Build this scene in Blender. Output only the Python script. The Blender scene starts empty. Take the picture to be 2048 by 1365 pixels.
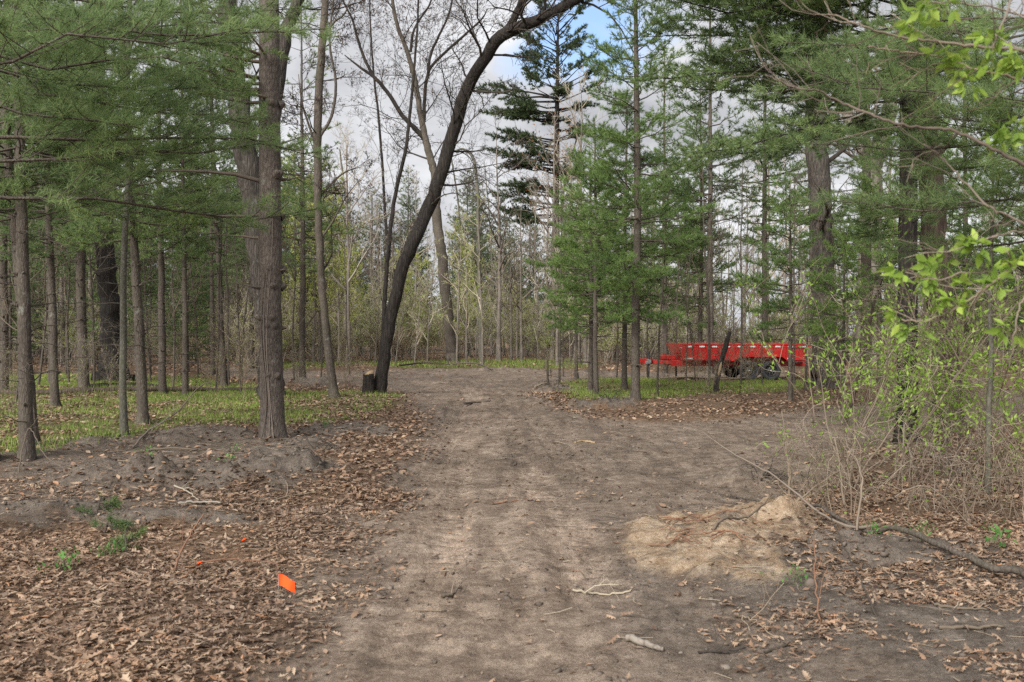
import bpy, math
import numpy as np

# ------------------------------------------------------------------ camera, sky, sun, exposure
scene = bpy.context.scene
COL = scene.collection
F = 1991.0            # focal length in photo pixels (35 mm lens on a 36 mm sensor, 2048 px wide)
HC = 1.6              # eye height
HOR = 668.0           # photo row of the horizon
cam_d = bpy.data.cameras.new("camera")
cam = bpy.data.objects.new("camera", cam_d)
COL.objects.link(cam)
cam.location = (0, 0, HC)
cam.rotation_euler = (math.radians(90 - 0.417), 0, 0)
cam_d.lens = 35
cam_d.sensor_width = 36
cam_d.clip_end = 2000
cam_d.dof.use_dof = True
cam_d.dof.focus_distance = 24
cam_d.dof.aperture_fstop = 5.6
scene.camera = cam

SUN_EL, SUN_AZ = math.radians(34), math.radians(212)     # azimuth clockwise from +Y: behind the camera, to the left
wd = bpy.data.worlds.new("World")
scene.world = wd
wd.use_nodes = True
wn, wl = wd.node_tree.nodes, wd.node_tree.links
wn.clear()
w_out = wn.new("ShaderNodeOutputWorld")
w_bg = wn.new("ShaderNodeBackground")
w_bg.inputs["Strength"].default_value = 0.1
w_sky = wn.new("ShaderNodeTexSky")
w_sky.sky_type = 'NISHITA'
w_sky.sun_disc = False
w_sky.sun_elevation = SUN_EL
w_sky.sun_rotation = SUN_AZ
w_tc = wn.new("ShaderNodeTexCoord")
w_map = wn.new("ShaderNodeMapping")
w_map.inputs["Scale"].default_value = (1, 1, 2.0)
w_map.inputs["Location"].default_value = (0.35, 0.2, 0.1)
wl.new(w_tc.outputs["Generated"], w_map.inputs["Vector"])
w_n1 = wn.new("ShaderNodeTexNoise")       # cloud tops and bellies
w_n1.inputs["Scale"].default_value = 3.2
w_n1.inputs["Detail"].default_value = 7
w_n1.inputs["Roughness"].default_value = 0.55
wl.new(w_map.outputs["Vector"], w_n1.inputs["Vector"])
w_r1 = wn.new("ShaderNodeValToRGB")
w_r1.color_ramp.elements[0].position = 0.36
w_r1.color_ramp.elements[0].color = (1.75, 1.8, 1.95, 1)
w_r1.color_ramp.elements[1].position = 0.62
w_r1.color_ramp.elements[1].color = (4.6, 4.65, 4.8, 1)
wl.new(w_n1.outputs["Fac"], w_r1.inputs["Fac"])
# openings in the cloud: noise, most open towards one part of the sky
w_n2 = wn.new("ShaderNodeTexNoise")
w_n2.inputs["Scale"].default_value = 5.0
w_n2.inputs["Detail"].default_value = 6
wl.new(w_map.outputs["Vector"], w_n2.inputs["Vector"])
w_dot = wn.new("ShaderNodeVectorMath")
w_dot.operation = 'DOT_PRODUCT'
_b = np.array([(1215 - 1024) / F, 1.0, (668 - 30) / F])
_b /= np.linalg.norm(_b)
w_nrm = wn.new("ShaderNodeVectorMath")
w_nrm.operation = 'NORMALIZE'
wl.new(w_tc.outputs["Generated"], w_nrm.inputs[0])
wl.new(w_nrm.outputs["Vector"], w_dot.inputs[0])
w_dot.inputs[1].default_value = tuple(_b)
w_mr = wn.new("ShaderNodeMapRange")
w_mr.inputs["From Min"].default_value = 0.99
w_mr.inputs["From Max"].default_value = 1.0
w_mr.inputs["To Min"].default_value = 0.0
w_mr.inputs["To Max"].default_value = 0.31
wl.new(w_dot.outputs["Value"], w_mr.inputs["Value"])
w_add = wn.new("ShaderNodeMath")
w_add.operation = 'ADD'
wl.new(w_n2.outputs["Fac"], w_add.inputs[0])
wl.new(w_mr.outputs["Result"], w_add.inputs[1])
w_r2 = wn.new("ShaderNodeValToRGB")
w_r2.color_ramp.elements[0].position = 0.66
w_r2.color_ramp.elements[1].position = 0.84
wl.new(w_add.outputs["Value"], w_r2.inputs["Fac"])
w_mix = wn.new("ShaderNodeMixRGB")
wl.new(w_r2.outputs["Color"], w_mix.inputs["Fac"])
wl.new(w_r1.outputs["Color"], w_mix.inputs["Color1"])
w_blue = wn.new("ShaderNodeMixRGB")
w_blue.blend_type = 'MULTIPLY'
w_blue.inputs["Fac"].default_value = 1.0
w_blue.inputs["Color2"].default_value = (1.0, 1.0, 1.05, 1)
wl.new(w_sky.outputs["Color"], w_blue.inputs["Color1"])
wl.new(w_blue.outputs["Color"], w_mix.inputs["Color2"])
wl.new(w_mix.outputs["Color"], w_bg.inputs["Color"])
wl.new(w_bg.outputs["Background"], w_out.inputs["Surface"])

sun_d = bpy.data.lights.new("sun", 'SUN')
sun = bpy.data.objects.new("sun", sun_d)
COL.objects.link(sun)
sun_d.energy = 2.9
sun_d.angle = math.radians(40)
sun_d.color = (1.0, 0.96, 0.9)
sun.rotation_euler = (math.radians(90) - SUN_EL, 0, math.pi - SUN_AZ)
sun.location = (-20, -30, 40)

scene.view_settings.view_transform = 'Standard'
scene.view_settings.look = 'None'
scene.view_settings.exposure = 1.15
scene.view_settings.gamma = 1
scene.cycles.max_bounces = 8
scene.cycles.diffuse_bounces = 4
scene.cycles.glossy_bounces = 1
scene.cycles.transmission_bounces = 5
scene.cycles.use_denoising = False
scene.cycles.sample_clamp_indirect = 4

# ------------------------------------------------------------------ helpers: numbers
RNG = np.random.default_rng(11)


def hash2(ix, iy, seed):
    n = (ix.astype(np.int64) * 374761393 + iy.astype(np.int64) * 668265263 + seed * 1442695041) & 0x7fffffff
    n = ((n ^ (n >> 13)) * 1274126177) & 0x7fffffff
    return ((n ^ (n >> 16)) & 0xffff) / 65535.0


def vnoise(x, y, seed=0):
    x = np.asarray(x, float); y = np.asarray(y, float)
    ix, iy = np.floor(x), np.floor(y)
    fx, fy = x - ix, y - iy
    fx = fx * fx * (3 - 2 * fx); fy = fy * fy * (3 - 2 * fy)
    a = hash2(ix, iy, seed); b = hash2(ix + 1, iy, seed)
    c = hash2(ix, iy + 1, seed); d = hash2(ix + 1, iy + 1, seed)
    return (a * (1 - fx) + b * fx) * (1 - fy) + (c * (1 - fx) + d * fx) * fy


def fbm(x, y, seed=0, oct=4, rough=0.5):
    s, a, t = 0.0, 1.0, 0.0
    for k in range(oct):
        s = s + a * vnoise(x * 2 ** k + 17.3 * k, y * 2 ** k - 9.1 * k, seed + k)
        t += a
        a *= rough
    return s / t


def G(px, py):
    """the point of the flat ground that the photo's pixel shows"""
    d = HC * F / (py - HOR)
    return np.array([(px - 1024) / F * d, d])


def P(px, py, d):
    return np.array([(px - 1024) / F * d, d, HC + (HOR - py) / F * d])


def poly_sd(x, y, poly):
    """signed distance to a polygon, positive inside"""
    x = np.asarray(x, float); y = np.asarray(y, float)
    best = np.full(x.shape, 1e9)
    inside = np.zeros(x.shape, bool)
    n = len(poly)
    for i in range(n):
        ax, ay = poly[i]; bx, by = poly[(i + 1) % n]
        ex, ey = bx - ax, by - ay
        t = np.clip(((x - ax) * ex + (y - ay) * ey) / (ex * ex + ey * ey + 1e-12), 0, 1)
        best = np.minimum(best, (x - ax - t * ex) ** 2 + (y - ay - t * ey) ** 2)
        c = ((ay > y) != (by > y)) & (x < (bx - ax) * (y - ay) / (by - ay + 1e-12) + ax)
        inside ^= c
    return np.where(inside, 1, -1) * np.sqrt(best)


def sstep(a, b, x):
    t = np.clip((x - a) / (b - a), 0, 1)
    return t * t * (3 - 2 * t)


# ------------------------------------------------------------------ the lie of the land
ROAD = [G(*p) for p in [(430, 1500), (545, 1365), (625, 1200), (700, 1110), (760, 1040), (800, 975), (835, 915), (862, 860),
                        (850, 815), (800, 782), (700, 768), (560, 760), (430, 748), (420, 732), (640, 742), (800, 739), (950, 737),
                        (1090, 741), (1280, 744), (1480, 745), (1560, 741), (1560, 752), (1280, 757), (1120, 764), (1075, 778), (1090, 805),
                        (1180, 832), (1300, 842), (1460, 838), (1640, 815), (1850, 790), (2200, 768), (2300, 800), (1900, 850),
                        (1700, 905), (1610, 965), (1560, 1005), (1420, 1018), (1300, 1026), (1240, 1045), (1250, 1110), (1350, 1190), (1500, 1270),
                        (1640, 1365), (1730, 1500)]]
ROAD = [np.array(p) for p in ROAD]
GRASS = [[G(*p) for p in [(-200, 890), (60, 905), (250, 872), (420, 846), (560, 850), (660, 838), (740, 822), (810, 800), (790, 785),
                          (680, 782), (560, 778), (420, 757), (200, 750), (-200, 750)]],
         [G(*p) for p in [(1128, 768), (1110, 785), (1180, 800), (1280, 806), (1420, 790), (1560, 782), (1640, 772), (1600, 762), (1380, 762), (1230, 758)]],
         [G(*p) for p in [(560, 742), (700, 730), (850, 738), (1000, 740), (1180, 737), (1180, 722), (1000, 719), (820, 724), (560, 726)]]]
SAND = [G(*p) for p in [(1245, 1050), (1330, 1032), (1450, 1020), (1560, 1020), (1640, 1040), (1655, 1075), (1600, 1110), (1560, 1165), (1500, 1170),
                        (1420, 1150), (1330, 1130), (1265, 1090)]]
MOUNDS = [  # px, py, rx, ry, height
    (230, 968, 0.85, 0.45, 0.20), (420, 965, 0.95, 0.42, 0.22), (570, 938, 0.75, 0.5, 0.22), (300, 880, 0.8, 0.45, 0.16), (430, 868, 0.9, 0.5, 0.16),
    (600, 893, 0.6, 0.5, 0.14), (110, 1020, 0.8, 0.35, 0.12), (330, 1040, 0.9, 0.3, 0.10), (190, 890, 0.5, 0.5, 0.12), (520, 905, 0.5, 0.4, 0.1),
    (1570, 1050, 0.5, 0.35, 0.2), (1420, 1075, 0.7, 0.3, 0.05), (1650, 1120, 0.6, 0.35, 0.10), (1800, 1110, 0.9, 0.45, 0.10),
    (1210, 812, 0.9, 0.6, 0.22), (1110, 780, 0.7, 0.6, 0.22), (630, 772, 1.2, 0.8, 0.3), (1500, 955, 0.7, 0.5, 0.14), (690, 860, 1.0, 0.9, 0.10),
    (900, 738, 3.0, 0.8, 0.16), (1010, 740, 2.5, 0.7, 0.14), (1180, 748, 2.0, 0.8, 0.18)]
BARE = [G(*p) for p in [(1200, 1060), (1230, 1025), (1400, 1000), (1560, 1000), (1660, 1040), (1500, 1100), (1640, 1110), (1760, 1080), (2100, 1120), (2300, 1300), (2400, 1500), (1500, 1500), (1300, 1300)]]
BARE_LEFT = [G(*p) for p in [(-120, 930), (200, 868), (430, 850), (560, 856), (700, 850), (700, 900), (640, 940), (560, 985), (420, 1035), (200, 1050), (-120, 1050)]]
MOUNDS = [(*G(a, b), rx, ry, h) for a, b, rx, ry, h in MOUNDS]
TRACKS = [[G(*p) for p in [(830, 1290), (860, 1150), (890, 1020), (908, 920), (925, 850), (945, 800), (930, 770)]],
          [G(*p) for p in [(1240, 1290), (1180, 1150), (1110, 1020), (1065, 920), (1030, 850), (1010, 800), (960, 770)]],
          [G(*p) for p in [(1330, 1150), (1230, 1010), (1140, 915), (1085, 850), (1040, 800)]],
          [G(*p) for p in [(760, 1150), (815, 1000), (870, 900), (895, 850), (920, 800)]]]


def line_d(x, y, pts):
    best = np.full(np.shape(x), 1e9)
    for (ax, ay), (bx, by) in zip(pts[:-1], pts[1:]):
        ex, ey = bx - ax, by - ay
        t = np.clip(((x - ax) * ex + (y - ay) * ey) / (ex * ex + ey * ey), 0, 1)
        best = np.minimum(best, np.hypot(x - ax - t * ex, y - ay - t * ey))
    return best


def m_road(x, y):
    j = (fbm(x * 0.9, y * 0.9, 3, 4) - 0.5) * 0.9
    return sstep(-0.55, 0.0, poly_sd(x, y, ROAD) + j)


def m_sand(x, y):
    j = (fbm(x * 2.4, y * 2.4, 5, 5, 0.65) - 0.5) * 1.0
    return sstep(-0.10, 0.10, poly_sd(x, y, SAND) + j)


def m_grass(x, y):
    j = (fbm(x * 0.7, y * 0.7, 8, 4) - 0.5) * 2.2
    g = 0
    for p in GRASS:
        g = np.maximum(g, sstep(-0.4, 0.6, poly_sd(x, y, p) + j))
    return g


def m_mound(x, y):
    s = 0
    w = (fbm(x * 3.2, y * 3.2, 21, 5, 0.6) - 0.5) * 1.7
    for cx, cy, rx, ry, h in MOUNDS:
        q = np.hypot((x - cx) / (rx * 0.95), (y - cy) / (ry * 0.95)) + w
        s = np.maximum(s, sstep(1.1, 0.75, q))
    return s


def m_soil(x, y):
    # mounds, and the scraped bare soil of the right and left foreground
    s = m_mound(x, y)
    e = poly_sd(x, y, BARE) + (fbm(x * 1.6, y * 1.6, 23, 4) - 0.5) * 1.2
    f = poly_sd(x, y, BARE_LEFT) + (fbm(x * 1.3, y * 1.3, 25, 5, 0.6) - 0.5) * 2.6
    return np.maximum(s, np.maximum(sstep(-0.2, 0.35, e), 0.85 * sstep(-0.2, 0.5, f)))


def ground_z(x, y):
    x = np.asarray(x, float); y = np.asarray(y, float)
    near = sstep(60, 25, y)
    z = (fbm(x * 0.25, y * 0.25, 31, 3) - 0.5) * 0.12 * near
    road = m_road(x, y)
    z = z - 0.05 * road
    z = z + (fbm(x * 1.3, y * 1.3, 33, 3) - 0.5) * 0.09 * (1 - 0.55 * road) * near
    fine = (fbm(x * 5, y * 5, 35, 3) - 0.5) * 0.04 + (np.abs(fbm(x * 11, y * 11, 37, 2) - 0.5) ** 1.5) * 0.06
    z = z + fine * near * (0.35 + 0.9 * sstep(0.3, 0.7, fbm(x * 0.8, y * 0.8, 39, 3)))
    wob = (fbm(x * 2.4, y * 2.4, 41, 4) - 0.5) * 1.3
    sd0 = m_sand(x, y) if np.size(x) else 0
    z = z + sd0 * (0.05 + 0.09 * (np.abs(fbm(x * 3.5, y * 3.5, 47, 4, 0.6) - 0.5)) * 2 - 0.03)
    lump = (np.abs(fbm(x * 5, y * 5, 45, 4, 0.6) - 0.5)) * 2
    for cx, cy, rx, ry, h in MOUNDS:
        q = np.hypot((x - cx) / rx, (y - cy) / ry) + wob
        z = z + sstep(1.15, 0.3, q) * (np.minimum(lump, 0.5) - 0.2) * min(0.08, 0.35 * h) * near
        z = z + h * sstep(1.15, 0.1, q) * (0.45 + 0.7 * fbm(x * 4, y * 4, 43, 3) + 0.4 * np.minimum(lump, 0.5))
    z = z + road * near * ((fbm(x * 3.2 + 0.9 * fbm(y * 0.4, x * 0.2, 61, 2), y * 0.35, 62, 3) - 0.5) * 0.07)
    for k, t in enumerate(TRACKS):
        dd = line_d(x, y, t)
        a = sstep(0.26, 0.17, dd) * sstep(0.25, 0.5, vnoise(x * 0.4, y * 0.4, 50 + k))
        z = z - 0.035 * a + 0.026 * a * np.sin(2 * np.pi * (y + 0.35 * dd) / 0.15)
    return z


def gz(x, y):
    return float(ground_z(np.array([x]), np.array([y]))[0])


# ------------------------------------------------------------------ helpers: meshes and objects
def make_mesh(name, V, polys):
    """polys: list of (n,k) integer arrays"""
    V = np.ascontiguousarray(V, dtype=np.float32)
    polys = [np.asarray(p, dtype=np.int32) for p in polys if len(p)]
    me = bpy.data.meshes.new(name)
    me.vertices.add(len(V))
    me.vertices.foreach_set("co", V.ravel())
    loops = np.concatenate([p.ravel() for p in polys])
    tot = np.concatenate([np.full(len(p), p.shape[1], np.int32) for p in polys])
    start = np.concatenate([[0], np.cumsum(tot)[:-1]]).astype(np.int32)
    me.loops.add(len(loops))
    me.loops.foreach_set("vertex_index", loops)
    me.polygons.add(len(tot))
    me.polygons.foreach_set("loop_start", start)
    me.polygons.foreach_set("loop_total", tot)
    me.update(calc_edges=True)
    return me


def link(name, me, mat, parent=None, smooth=False, loc=None):
    o = bpy.data.objects.new(name, me)
    COL.objects.link(o)
    if mat is not None and not me.materials:
        me.materials.append(mat)
    if smooth:
        me.polygons.foreach_set("use_smooth", np.ones(len(me.polygons), bool))
    if parent is not None:
        o.parent = parent
    if loc is not None:
        o.location = loc
    return o


def tag(o, label, cat=None, group=None, kind=None):
    if label:
        o["label"] = label
    if cat:
        o["category"] = cat
    if group:
        o["group"] = group
    if kind:
        o["kind"] = kind
    return o


def thing(name, label, cat, loc=(0, 0, 0), rz=0.0, group=None):
    o = bpy.data.objects.new(name, None)
    o.empty_display_size = 0.1
    COL.objects.link(o)
    o.location = loc
    o.rotation_euler = (0, 0, rz)
    return tag(o, label, cat, group)


def dup(root, loc, rz, sc=1.0, label=None, group=None, tilt=(0, 0), name=None):
    r = root.copy()
    COL.objects.link(r)
    if name:
        r.name = name
    r.location = loc
    r.rotation_euler = (tilt[0], tilt[1], rz)
    r.scale = (sc, sc, sc) if np.isscalar(sc) else sc
    if label:
        r["label"] = label
    if group:
        r["group"] = group
    for ch in list(root.children):
        c = ch.copy()
        COL.objects.link(c)
        c.parent = r
        for g in ch.children:
            d = g.copy()
            COL.objects.link(d)
            d.parent = c
    return r


class Acc:
    """collects tubes and loose faces, then gives vertices and faces of one mesh"""
    def __init__(self):
        self.t = {}
        self.V, self.Fc, self.n = [], [], 0

    def tube(self, pts, rad, sides):
        pts = np.asarray(pts, float)
        rad = np.broadcast_to(np.asarray(rad, float), (len(pts),))
        self.t.setdefault((len(pts), sides), []).append((pts, rad))

    def add(self, V, polys):
        self.V.append(np.asarray(V, float))
        self.Fc += [np.asarray(p) + self.n for p in polys]
        self.n += len(V)

    def out(self, twist=None):
        for (n, k), L in self.t.items():
            Pn = np.array([p for p, r in L]); R = np.array([r for p, r in L])
            M = len(L)
            T = np.gradient(Pn, axis=1)
            T /= np.linalg.norm(T, axis=2, keepdims=True) + 1e-9
            mean = np.abs(T.mean(axis=1))
            ref = np.eye(3)[np.argmin(mean, axis=1)][:, None, :]
            U = np.cross(T, np.broadcast_to(ref, T.shape))
            U /= np.linalg.norm(U, axis=2, keepdims=True) + 1e-9
            W = np.cross(T, U)
            a = np.arange(k) * 2 * np.pi / k
            V = Pn[:, :, None, :] + R[:, :, None, None] * (np.cos(a)[None, None, :, None] * U[:, :, None, :] + np.sin(a)[None, None, :, None] * W[:, :, None, :])
            i = np.arange(n - 1)[:, None] * k; j = np.arange(k)[None, :]; j2 = (j + 1) % k
            q = np.stack([i + j, i + j2, i + k + j2, i + k + j], -1).reshape(-1, 4)
            off = (np.arange(M) * n * k)[:, None, None]
            polys = [(q[None] + off).reshape(-1, 4)]
            if k > 3:
                cap = (n - 1) * k + np.arange(k)
                polys.append((cap[None, None, :] + off).reshape(-1, k))
            self.add(V.reshape(-1, 3), polys)
        self.t = {}
        if not self.V:
            return np.zeros((0, 3)), []
        V = np.concatenate(self.V)
        by = {}
        for f in self.Fc:
            if len(f):
                by.setdefault(f.shape[1], []).append(f)
        return V, [np.concatenate(v) for v in by.values()]

    def mesh(self, name):
        V, Fs = self.out()
        return make_mesh(name, V, Fs)


def nrm(v):
    return v / (np.linalg.norm(v, axis=-1, keepdims=True) + 1e-9)


def basis(d, rng, roll=None):
    """rotation matrices whose third column is d, rolled at random"""
    d = nrm(d)
    ref = np.where(np.abs(d[:, 2:3]) < 0.9, np.array([[0, 0, 1.0]]), np.array([[1.0, 0, 0]]))
    u = nrm(np.cross(ref, d)); v = np.cross(d, u)
    a = rng.uniform(0, 2 * np.pi, len(d)) if roll is None else roll
    c, s = np.cos(a)[:, None], np.sin(a)[:, None]
    return np.stack([c * u + s * v, -s * u + c * v, d], -1)


def scatter(tmpl, pos, Rm, sc, rng):
    """tmpl: list of (V, polys) of equal size; one copy at each position"""
    K = len(tmpl)
    which = rng.integers(0, K, len(pos))
    TV = np.array([t[0] for t in tmpl])[which]
    sc = np.broadcast_to(np.asarray(sc, float), (len(pos),))
    V = np.einsum('mij,mkj->mki', Rm, TV) * sc[:, None, None] + pos[:, None, :]
    k = TV.shape[1]
    polys = []
    for p in tmpl[0][1]:
        p = np.asarray(p)
        polys.append((p[None] + (np.arange(len(pos)) * k)[:, None, None]).reshape(-1, p.shape[1]))
    return V.reshape(-1, 3), polys


def smooth_path(pts, n):
    """Catmull-Rom through pts, n points"""
    pts = np.asarray(pts, float)
    p = np.concatenate([[2 * pts[0] - pts[1]], pts, [2 * pts[-1] - pts[-2]]])
    t = np.linspace(0, len(pts) - 1 - 1e-6, n)
    i = t.astype(int); u = (t - i)[:, None]
    a, b, c, d = p[i], p[i + 1], p[i + 2], p[i + 3]
    return 0.5 * (2 * b + (c - a) * u + (2 * a - 5 * b + 4 * c - d) * u ** 2 + (3 * b - a - 3 * c + d) * u ** 3)


def bmesh_boxes(boxes, bevel=0.0):
    """boxes: (cx,cy,cz, sx,sy,sz[, rx, ry, rz]) -> one mesh"""
    import bmesh
    from mathutils import Matrix, Euler
    bm = bmesh.new()
    for b in boxes:
        r = b[6:9] if len(b) > 6 else (0, 0, 0)
        M = Matrix.Translation(b[:3]) @ Euler(r).to_matrix().to_4x4() @ Matrix.Diagonal((*b[3:6], 1))
        bmesh.ops.create_cube(bm, size=1, matrix=M)
    if bevel:
        bmesh.ops.bevel(bm, geom=list(bm.edges), offset=bevel, segments=1, affect='EDGES', clamp_overlap=True)
    me = bpy.data.meshes.new("boxes")
    bm.to_mesh(me)
    bm.free()
    return me


# ------------------------------------------------------------------ materials
def new_mat(name):
    m = bpy.data.materials.new(name)
    m.use_nodes = True
    nt = m.node_tree
    b = nt.nodes["Principled BSDF"]
    b.inputs["Roughness"].default_value = 0.85
    b.inputs["Specular IOR Level"].default_value = 0.25
    return m, nt, b


def ramp(nt, src, stops):
    r = nt.nodes.new("ShaderNodeValToRGB")
    el = r.color_ramp.elements
    while len(el) < len(stops):
        el.new(0.5)
    for e, (p, c) in zip(el, stops):
        e.position = p
        e.color = (*c, 1)
    nt.links.new(src, r.inputs["Fac"])
    return r.outputs["Color"]


def noise(nt, vec, scale, detail=4, rough=0.55, dist=0.0):
    n = nt.nodes.new("ShaderNodeTexNoise")
    n.inputs["Scale"].default_value = scale
    n.inputs["Detail"].default_value = detail
    n.inputs["Roughness"].default_value = rough
    n.inputs["Distortion"].default_value = dist
    nt.links.new(vec, n.inputs["Vector"])
    return n.outputs["Fac"]


def coords(nt, kind="Object", scale=(1, 1, 1)):
    tc = nt.nodes.new("ShaderNodeTexCoord")
    mp = nt.nodes.new("ShaderNodeMapping")
    mp.inputs["Scale"].default_value = scale
    nt.links.new(tc.outputs[kind], mp.inputs["Vector"])
    return mp.outputs["Vector"]


def mixc(nt, fac, a, b, mode='MIX'):
    m = nt.nodes.new("ShaderNodeMixRGB")
    m.blend_type = mode
    for s, v in (("Fac", fac), ("Color1", a), ("Color2", b)):
        if isinstance(v, (int, float)):
            m.inputs[s].default_value = v
        elif isinstance(v, tuple):
            m.inputs[s].default_value = (*v, 1)
        else:
            nt.links.new(v, m.inputs[s])
    return m.outputs["Color"]


def bump(nt, b, height, strength, dist=0.02):
    bp = nt.nodes.new("ShaderNodeBump")
    bp.inputs["Strength"].default_value = strength
    bp.inputs["Distance"].default_value = dist
    nt.links.new(height, bp.inputs["Height"])
    nt.links.new(bp.outputs["Normal"], b.inputs["Normal"])


def island(nt):
    g = nt.nodes.new("ShaderNodeNewGeometry")
    return g.outputs["Random Per Island"]


def mat_bark(name, dark, mid, light, furrow=18.0, stretch=0.16, strength=0.9, lichen=0.0, moss=0.0):
    m, nt, b = new_mat(name)
    v = coords(nt, "Object", (1, 1, stretch))
    vo = nt.nodes.new("ShaderNodeTexVoronoi")
    vo.feature = 'DISTANCE_TO_EDGE'
    vo.inputs["Scale"].default_value = furrow
    vn = nt.nodes.new("ShaderNodeVectorMath")
    vn.operation = 'MULTIPLY_ADD'
    nz = nt.nodes.new("ShaderNodeTexNoise")
    nz.inputs["Scale"].default_value = furrow * 0.5
    nz.inputs["Detail"].default_value = 3
    nt.links.new(v, nz.inputs["Vector"])
    nt.links.new(nz.outputs["Color"], vn.inputs[0])
    vn.inputs[1].default_value = (0.06, 0.06, 0.06)
    nt.links.new(v, vn.inputs[2])
    nt.links.new(vn.outputs["Vector"], vo.inputs["Vector"])
    f = noise(nt, v, furrow * 1.3, 6, 0.65)
    c1 = ramp(nt, vo.outputs["Distance"], [(0.0, dark), (0.10, mid), (0.35, light)])
    c2 = ramp(nt, f, [(0.3, dark), (0.55, mid), (0.8, light)])
    c = mixc(nt, 0.5, c1, c2)
    big = noise(nt, coords(nt, "Object", (1, 1, 0.5)), 1.7, 4)
    tint = ramp(nt, big, [(0.3, (0.62, 0.6, 0.58)), (0.7, (1.25, 1.22, 1.18))])
    c = mixc(nt, 1.0, c, tint, 'MULTIPLY')
    if lichen:
        ln = noise(nt, coords(nt, "Object", (1, 1, 0.8)), 5.0, 6, 0.7)
        lf = ramp(nt, ln, [(0.60, (0, 0, 0)), (0.68, (lichen,) * 3)])
        c = mixc(nt, lf, c, (0.26, 0.27, 0.24))
    if moss:
        mn = noise(nt, coords(nt, "Object", (1, 1, 0.4)), 2.3, 5, 0.6)
        mf = ramp(nt, mn, [(0.42, (0, 0, 0)), (0.7, (moss,) * 3)])
        c = mixc(nt, mf, c, (0.075, 0.085, 0.04))
    nt.links.new(c, b.inputs["Base Color"])
    h = nt.nodes.new("ShaderNodeMath")
    h.operation = 'ADD'
    mn2 = nt.nodes.new("ShaderNodeMath")
    mn2.operation = 'MINIMUM'
    nt.links.new(vo.outputs["Distance"], mn2.inputs[0])
    mn2.inputs[1].default_value = 0.3
    nt.links.new(mn2.outputs[0], h.inputs[0])
    nt.links.new(f, h.inputs[1])
    bump(nt, b, h.outputs[0], strength, 0.03)
    return m


def mat_leaf(name, stops, trans=0.3, rough=0.6, patch=0.0, patch_cols=None, spec=0.25):
    m, nt, b = new_mat(name)
    b.inputs["Roughness"].default_value = rough
    b.inputs["Specular IOR Level"].default_value = spec
    c = ramp(nt, island(nt), stops)
    if patch:
        n = noise(nt, coords(nt, "Object"), patch, 3)
        t = ramp(nt, n, patch_cols or [(0.35, (0.7, 0.72, 0.7)), (0.65, (1.25, 1.2, 1.1))])
        c = mixc(nt, 1.0, c, t, 'MULTIPLY')
    oi = nt.nodes.new("ShaderNodeObjectInfo")
    t2 = ramp(nt, oi.outputs["Random"], [(0, (0.86, 0.88, 0.92)), (1, (1.14, 1.12, 1.02))])
    c = mixc(nt, 1.0, c, t2, 'MULTIPLY')
    nt.links.new(c, b.inputs["Base Color"])
    if trans:
        tr = nt.nodes.new("ShaderNodeBsdfTranslucent")
        nt.links.new(c, tr.inputs["Color"])
        mx = nt.nodes.new("ShaderNodeMixShader")
        mx.inputs["Fac"].default_value = trans
        out = nt.nodes["Material Output"]
        nt.links.new(b.outputs["BSDF"], mx.inputs[1])
        nt.links.new(tr.outputs["BSDF"], mx.inputs[2])
        nt.links.new(mx.outputs["Shader"], out.inputs["Surface"])
    return m


M = {}
M["pine_bark"] = mat_bark("pine_bark", (0.045, 0.037, 0.031), (0.105, 0.088, 0.076), (0.165, 0.146, 0.126), 30, 0.30, 0.6, 0.5, 0.25)
M["big_pine_bark"] = mat_bark("big_pine_bark", (0.045, 0.038, 0.033), (0.11, 0.092, 0.081), (0.18, 0.157, 0.137), 26, 0.35, 0.6, 0.45, 0.0)
M["oak_bark"] = mat_bark("oak_bark", (0.02, 0.017, 0.015), (0.068, 0.06, 0.053), (0.135, 0.12, 0.108), 16, 0.12, 1.0, 0.25)
M["dark_bark"] = mat_bark("dark_bark", (0.011, 0.009, 0.008), (0.032, 0.027, 0.024), (0.064, 0.056, 0.049), 17, 0.14, 1.0)
M["black_oak_bark"] = mat_bark("black_oak_bark", (0.01, 0.009, 0.008), (0.03, 0.026, 0.024), (0.06, 0.053, 0.047), 14, 0.12, 1.0)
M["red_bark"] = mat_bark("red_bark", (0.032, 0.023, 0.018), (0.088, 0.065, 0.052), (0.15, 0.115, 0.093), 15, 0.13, 1.0, 0.0, 0.3)
M["pale_bark"] = mat_bark("pale_bark", (0.10, 0.088, 0.075), (0.215, 0.19, 0.165), (0.31, 0.28, 0.25), 14, 0.16, 0.7)
M["smooth_bark"] = mat_bark("smooth_bark", (0.07, 0.066, 0.055), (0.125, 0.12, 0.1), (0.19, 0.185, 0.16), 22, 0.6, 0.4, 0.6, 0.5)
M["twig"] = mat_leaf("twig", [(0, (0.07, 0.055, 0.044)), (0.6, (0.13, 0.105, 0.085)), (1, (0.21, 0.17, 0.14))], 0, 0.9)
M["dark_twig"] = mat_leaf("dark_twig", [(0, (0.03, 0.025, 0.021)), (1, (0.075, 0.062, 0.054))], 0, 0.9)
M["pale_twig"] = mat_leaf("pale_twig", [(0, (0.23, 0.195, 0.155)), (0.6, (0.34, 0.295, 0.24)), (1, (0.45, 0.40, 0.33))], 0, 0.9)
M["cane"] = mat_leaf("cane", [(0, (0.095, 0.07, 0.052)), (0.5, (0.19, 0.15, 0.116)), (1, (0.33, 0.28, 0.225))], 0, 0.8)
M["red_cane"] = mat_leaf("red_cane", [(0, (0.14, 0.072, 0.048)), (1, (0.23, 0.13, 0.085))], 0, 0.7)
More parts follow.
